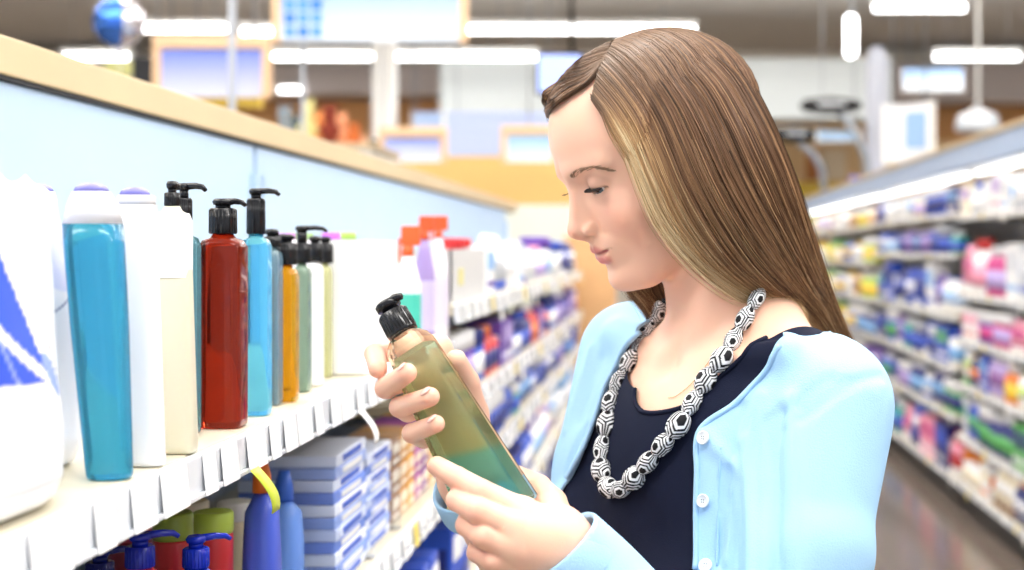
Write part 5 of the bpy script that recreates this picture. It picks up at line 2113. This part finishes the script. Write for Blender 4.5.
# ------------------------------------------------------------------ hair
G = [
    [(594, 99, 1.262), (605, 113, 1.236), (618, 132, 1.218), (630, 156, 1.208), (643, 188, 1.203), (661, 225, 1.205), (696, 265, 1.215), (740, 296, 1.235), (790, 322, 1.29), (830, 350, 1.34)],
    [(612, 52, 1.275), (640, 75, 1.228), (663, 108, 1.200), (680, 145, 1.190), (697, 185, 1.188), (719, 225, 1.195), (745, 262, 1.21), (776, 290, 1.245), (806, 312, 1.30), (838, 350, 1.35)],
    [(622, 43, 1.28), (662, 58, 1.24), (694, 90, 1.208), (716, 130, 1.196), (735, 172, 1.195), (757, 215, 1.205), (780, 253, 1.225), (800, 284, 1.26), (820, 310, 1.31), (842, 350, 1.355)],
    [(638, 36, 1.285), (685, 43, 1.255), (722, 72, 1.23), (747, 112, 1.22), (768, 158, 1.22), (785, 202, 1.23), (800, 243, 1.255), (814, 278, 1.28), (828, 306, 1.325), (846, 350, 1.36)],
    [(655, 33, 1.29), (700, 37, 1.285), (738, 67, 1.285), (764, 110, 1.288), (785, 160, 1.292), (801, 207, 1.30), (814, 250, 1.31), (824, 283, 1.325), (832, 308, 1.345), (850, 350, 1.37)],
    [(650, 35, 1.31), (695, 47, 1.345), (730, 82, 1.365), (755, 122, 1.37), (775, 170, 1.37), (790, 215, 1.37), (805, 255, 1.37), (815, 285, 1.37), (826, 315, 1.38), (845, 350, 1.39)],
    [(635, 39, 1.29), (660, 60, 1.36), (690, 100, 1.38), (705, 150, 1.385), (715, 200, 1.385), (725, 250, 1.385), (740, 290, 1.385), (760, 320, 1.39), (780, 340, 1.40), (800, 360, 1.41)],
    [(621, 45, 1.285), (606, 60, 1.33), (606, 88, 1.36), (614, 130, 1.375), (632, 180, 1.38), (650, 230, 1.38), (665, 270, 1.375), (680, 305, 1.375), (690, 330, 1.385), (700, 360, 1.41)],
    [(609, 58, 1.278), (580, 68, 1.295), (561, 82, 1.312), (549, 100, 1.325), (580, 140, 1.385), (606, 190, 1.395), (620, 240, 1.39), (634, 285, 1.365), (654, 312, 1.36), (672, 350, 1.385)],
    [(604, 66, 1.262), (590, 83, 1.262), (571, 96, 1.272), (552, 110, 1.30), (580, 140, 1.38), (604, 190, 1.39), (616, 240, 1.385), (628, 284, 1.358), (648, 310, 1.352), (668, 350, 1.37)],
]
for gi in (0, 1, 8, 9):
    for k in range(4 if gi in (8, 9) else 2):
        u_, v_, d_ = G[gi][k]
        h_ = ray(SKIN_TREE, u_, v_)
        if h_ is not None:
            G[gi][k] = (u_, v_, h_[1] - .002)
GP = np.array([spline([P(*q) for q in g], 34) for g in G])      # (10, 34, 3)


def hair_at(t):
    """t in 0..9 (array) -> (k, 34, 3) by Catmull-Rom across the guides"""
    i = np.clip(t.astype(int), 0, len(GP) - 2)
    f_ = (t - i)[:, None, None]
    g = lambda j: GP[np.clip(j, 0, len(GP) - 1)]
    a_, b_, c_, d_ = g(i - 1), g(i), g(i + 1), g(i + 2)
    return .5 * ((2 * b_) + (-a_ + c_) * f_ + (2 * a_ - 5 * b_ + 4 * c_ - d_) * f_ ** 2 + (-a_ + 3 * b_ - 3 * c_ + d_) * f_ ** 3)


def head_neck(X):
    d = head_field(X)
    d = smin(d, cone(X, NK_T, NK_B, .050, .053), .012)
    return np.minimum(d, torso_core(X, .004))


def push_out(S, m0):
    """keep hair outside the head by the margin m0"""
    X = S.reshape(-1, 3).astype(np.float32)
    mm = np.broadcast_to(m0, S.shape[:2]).reshape(-1)
    e = .002
    for _ in range(3):
        d = head_neck(X)
        ix = np.where(d < mm)[0]
        if len(ix) == 0:
            break
        Y = X[ix]
        gr = np.stack([head_neck(Y + np.eye(3, dtype=np.float32)[a_] * e) - head_neck(Y - np.eye(3, dtype=np.float32)[a_] * e) for a_ in range(3)], 1)
        gr /= np.maximum(np.linalg.norm(gr, axis=1, keepdims=True), 1e-6)
        X[ix] = Y + gr * (mm[ix] - d[ix])[:, None]
    return X.reshape(S.shape)


def hair_color(t, l, rnd):
    """t guide coordinate, l 0..1 along the strand"""
    dark = np.array(hexc('#3d2a1c'))
    mid = np.array(hexc('#835f45'))
    lite = np.array(hexc('#caa273'))
    pale = np.array(hexc('#ead3a8'))
    ash = np.array(hexc('#7d6958'))
    streak = .5 + .5 * np.sin(t * 23 + 1.7 * np.sin(t * 7.3)) * np.sin(t * 61 + 2)
    k = np.clip(.10 + .75 * streak + rnd * .38 - .10, 0, 1)
    face = np.exp(-(t / .55) ** 2)
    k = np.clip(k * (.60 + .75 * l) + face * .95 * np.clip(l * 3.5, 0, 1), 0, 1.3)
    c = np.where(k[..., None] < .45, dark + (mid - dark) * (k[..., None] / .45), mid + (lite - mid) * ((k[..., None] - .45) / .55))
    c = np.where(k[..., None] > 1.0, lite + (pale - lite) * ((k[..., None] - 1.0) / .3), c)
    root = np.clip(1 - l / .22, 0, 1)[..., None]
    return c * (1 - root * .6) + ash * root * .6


m_hair = attr_mat('hair', rough=.38, spec=.35)
# under layer: a closed sheet just below the strands
nt2 = 181
tt = np.linspace(0.02, 8.98, nt2)
S = hair_at(tt)
S = push_out(S, np.full((1, 34), .0015))
cen = np.array([HO + HF * -.01 + HU * .0])
S2 = S + (HO - S) * .012
cl = np.linspace(0, 1, 34)[None, :] * np.ones((nt2, 1))
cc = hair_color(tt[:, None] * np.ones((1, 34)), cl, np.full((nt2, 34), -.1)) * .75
jj, kk = np.meshgrid(np.arange(nt2 - 1), np.arange(33), indexing='ij')
Fq = np.stack([jj * 34 + kk, (jj + 1) * 34 + kk, (jj + 1) * 34 + kk + 1, jj * 34 + kk + 1], -1).reshape(-1, 4)
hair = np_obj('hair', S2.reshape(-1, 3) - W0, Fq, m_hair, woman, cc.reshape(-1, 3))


def strands(name, t, jit, layer, rad, endcut=None, wav=.0012):
    k = len(t)
    S = hair_at(t)
    w = np.linspace(0, 1, 34)
    o = rng.normal(0, 1, (k, 1, 3)) * jit * (.25 + w[None, :, None] * 1.2)
    ph = rng.uniform(0, 6.28, (k, 1, 3))
    o = o + wav * np.sin(w[None, :, None] * rng.uniform(3, 9, (k, 1, 1)) + ph) * w[None, :, None]
    S = S + o
    lay = rng.uniform(layer[0], layer[1], (k, 1))
    S = push_out(S, np.broadcast_to(.0015 + lay, (k, 34)))
    rn = rng.normal(0, .45, (k, 1)) * np.ones((1, 34))
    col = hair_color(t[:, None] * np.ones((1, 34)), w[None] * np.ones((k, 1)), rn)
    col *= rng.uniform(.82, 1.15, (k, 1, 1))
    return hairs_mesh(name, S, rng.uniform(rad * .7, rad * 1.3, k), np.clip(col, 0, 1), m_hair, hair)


tn = np.concatenate([rng.uniform(0, 4.4, 9500), rng.uniform(4.4, 7.5, 900), rng.uniform(7.5, 9, 2000)])
strands('hair_strands', tn, .0017, (0, .0045), .00031)
tw = np.concatenate([rng.uniform(0, .08, 70), rng.uniform(0, 4, 60), rng.uniform(8.7, 9, 12)])
strands('stray_hairs', tw, .0042, (.001, .005), .00026)
# ------------------------------------------------------------------ raise everything to a floor at zero
for o in C.objects:
    if o.parent is None:
        o.location.z += EYE
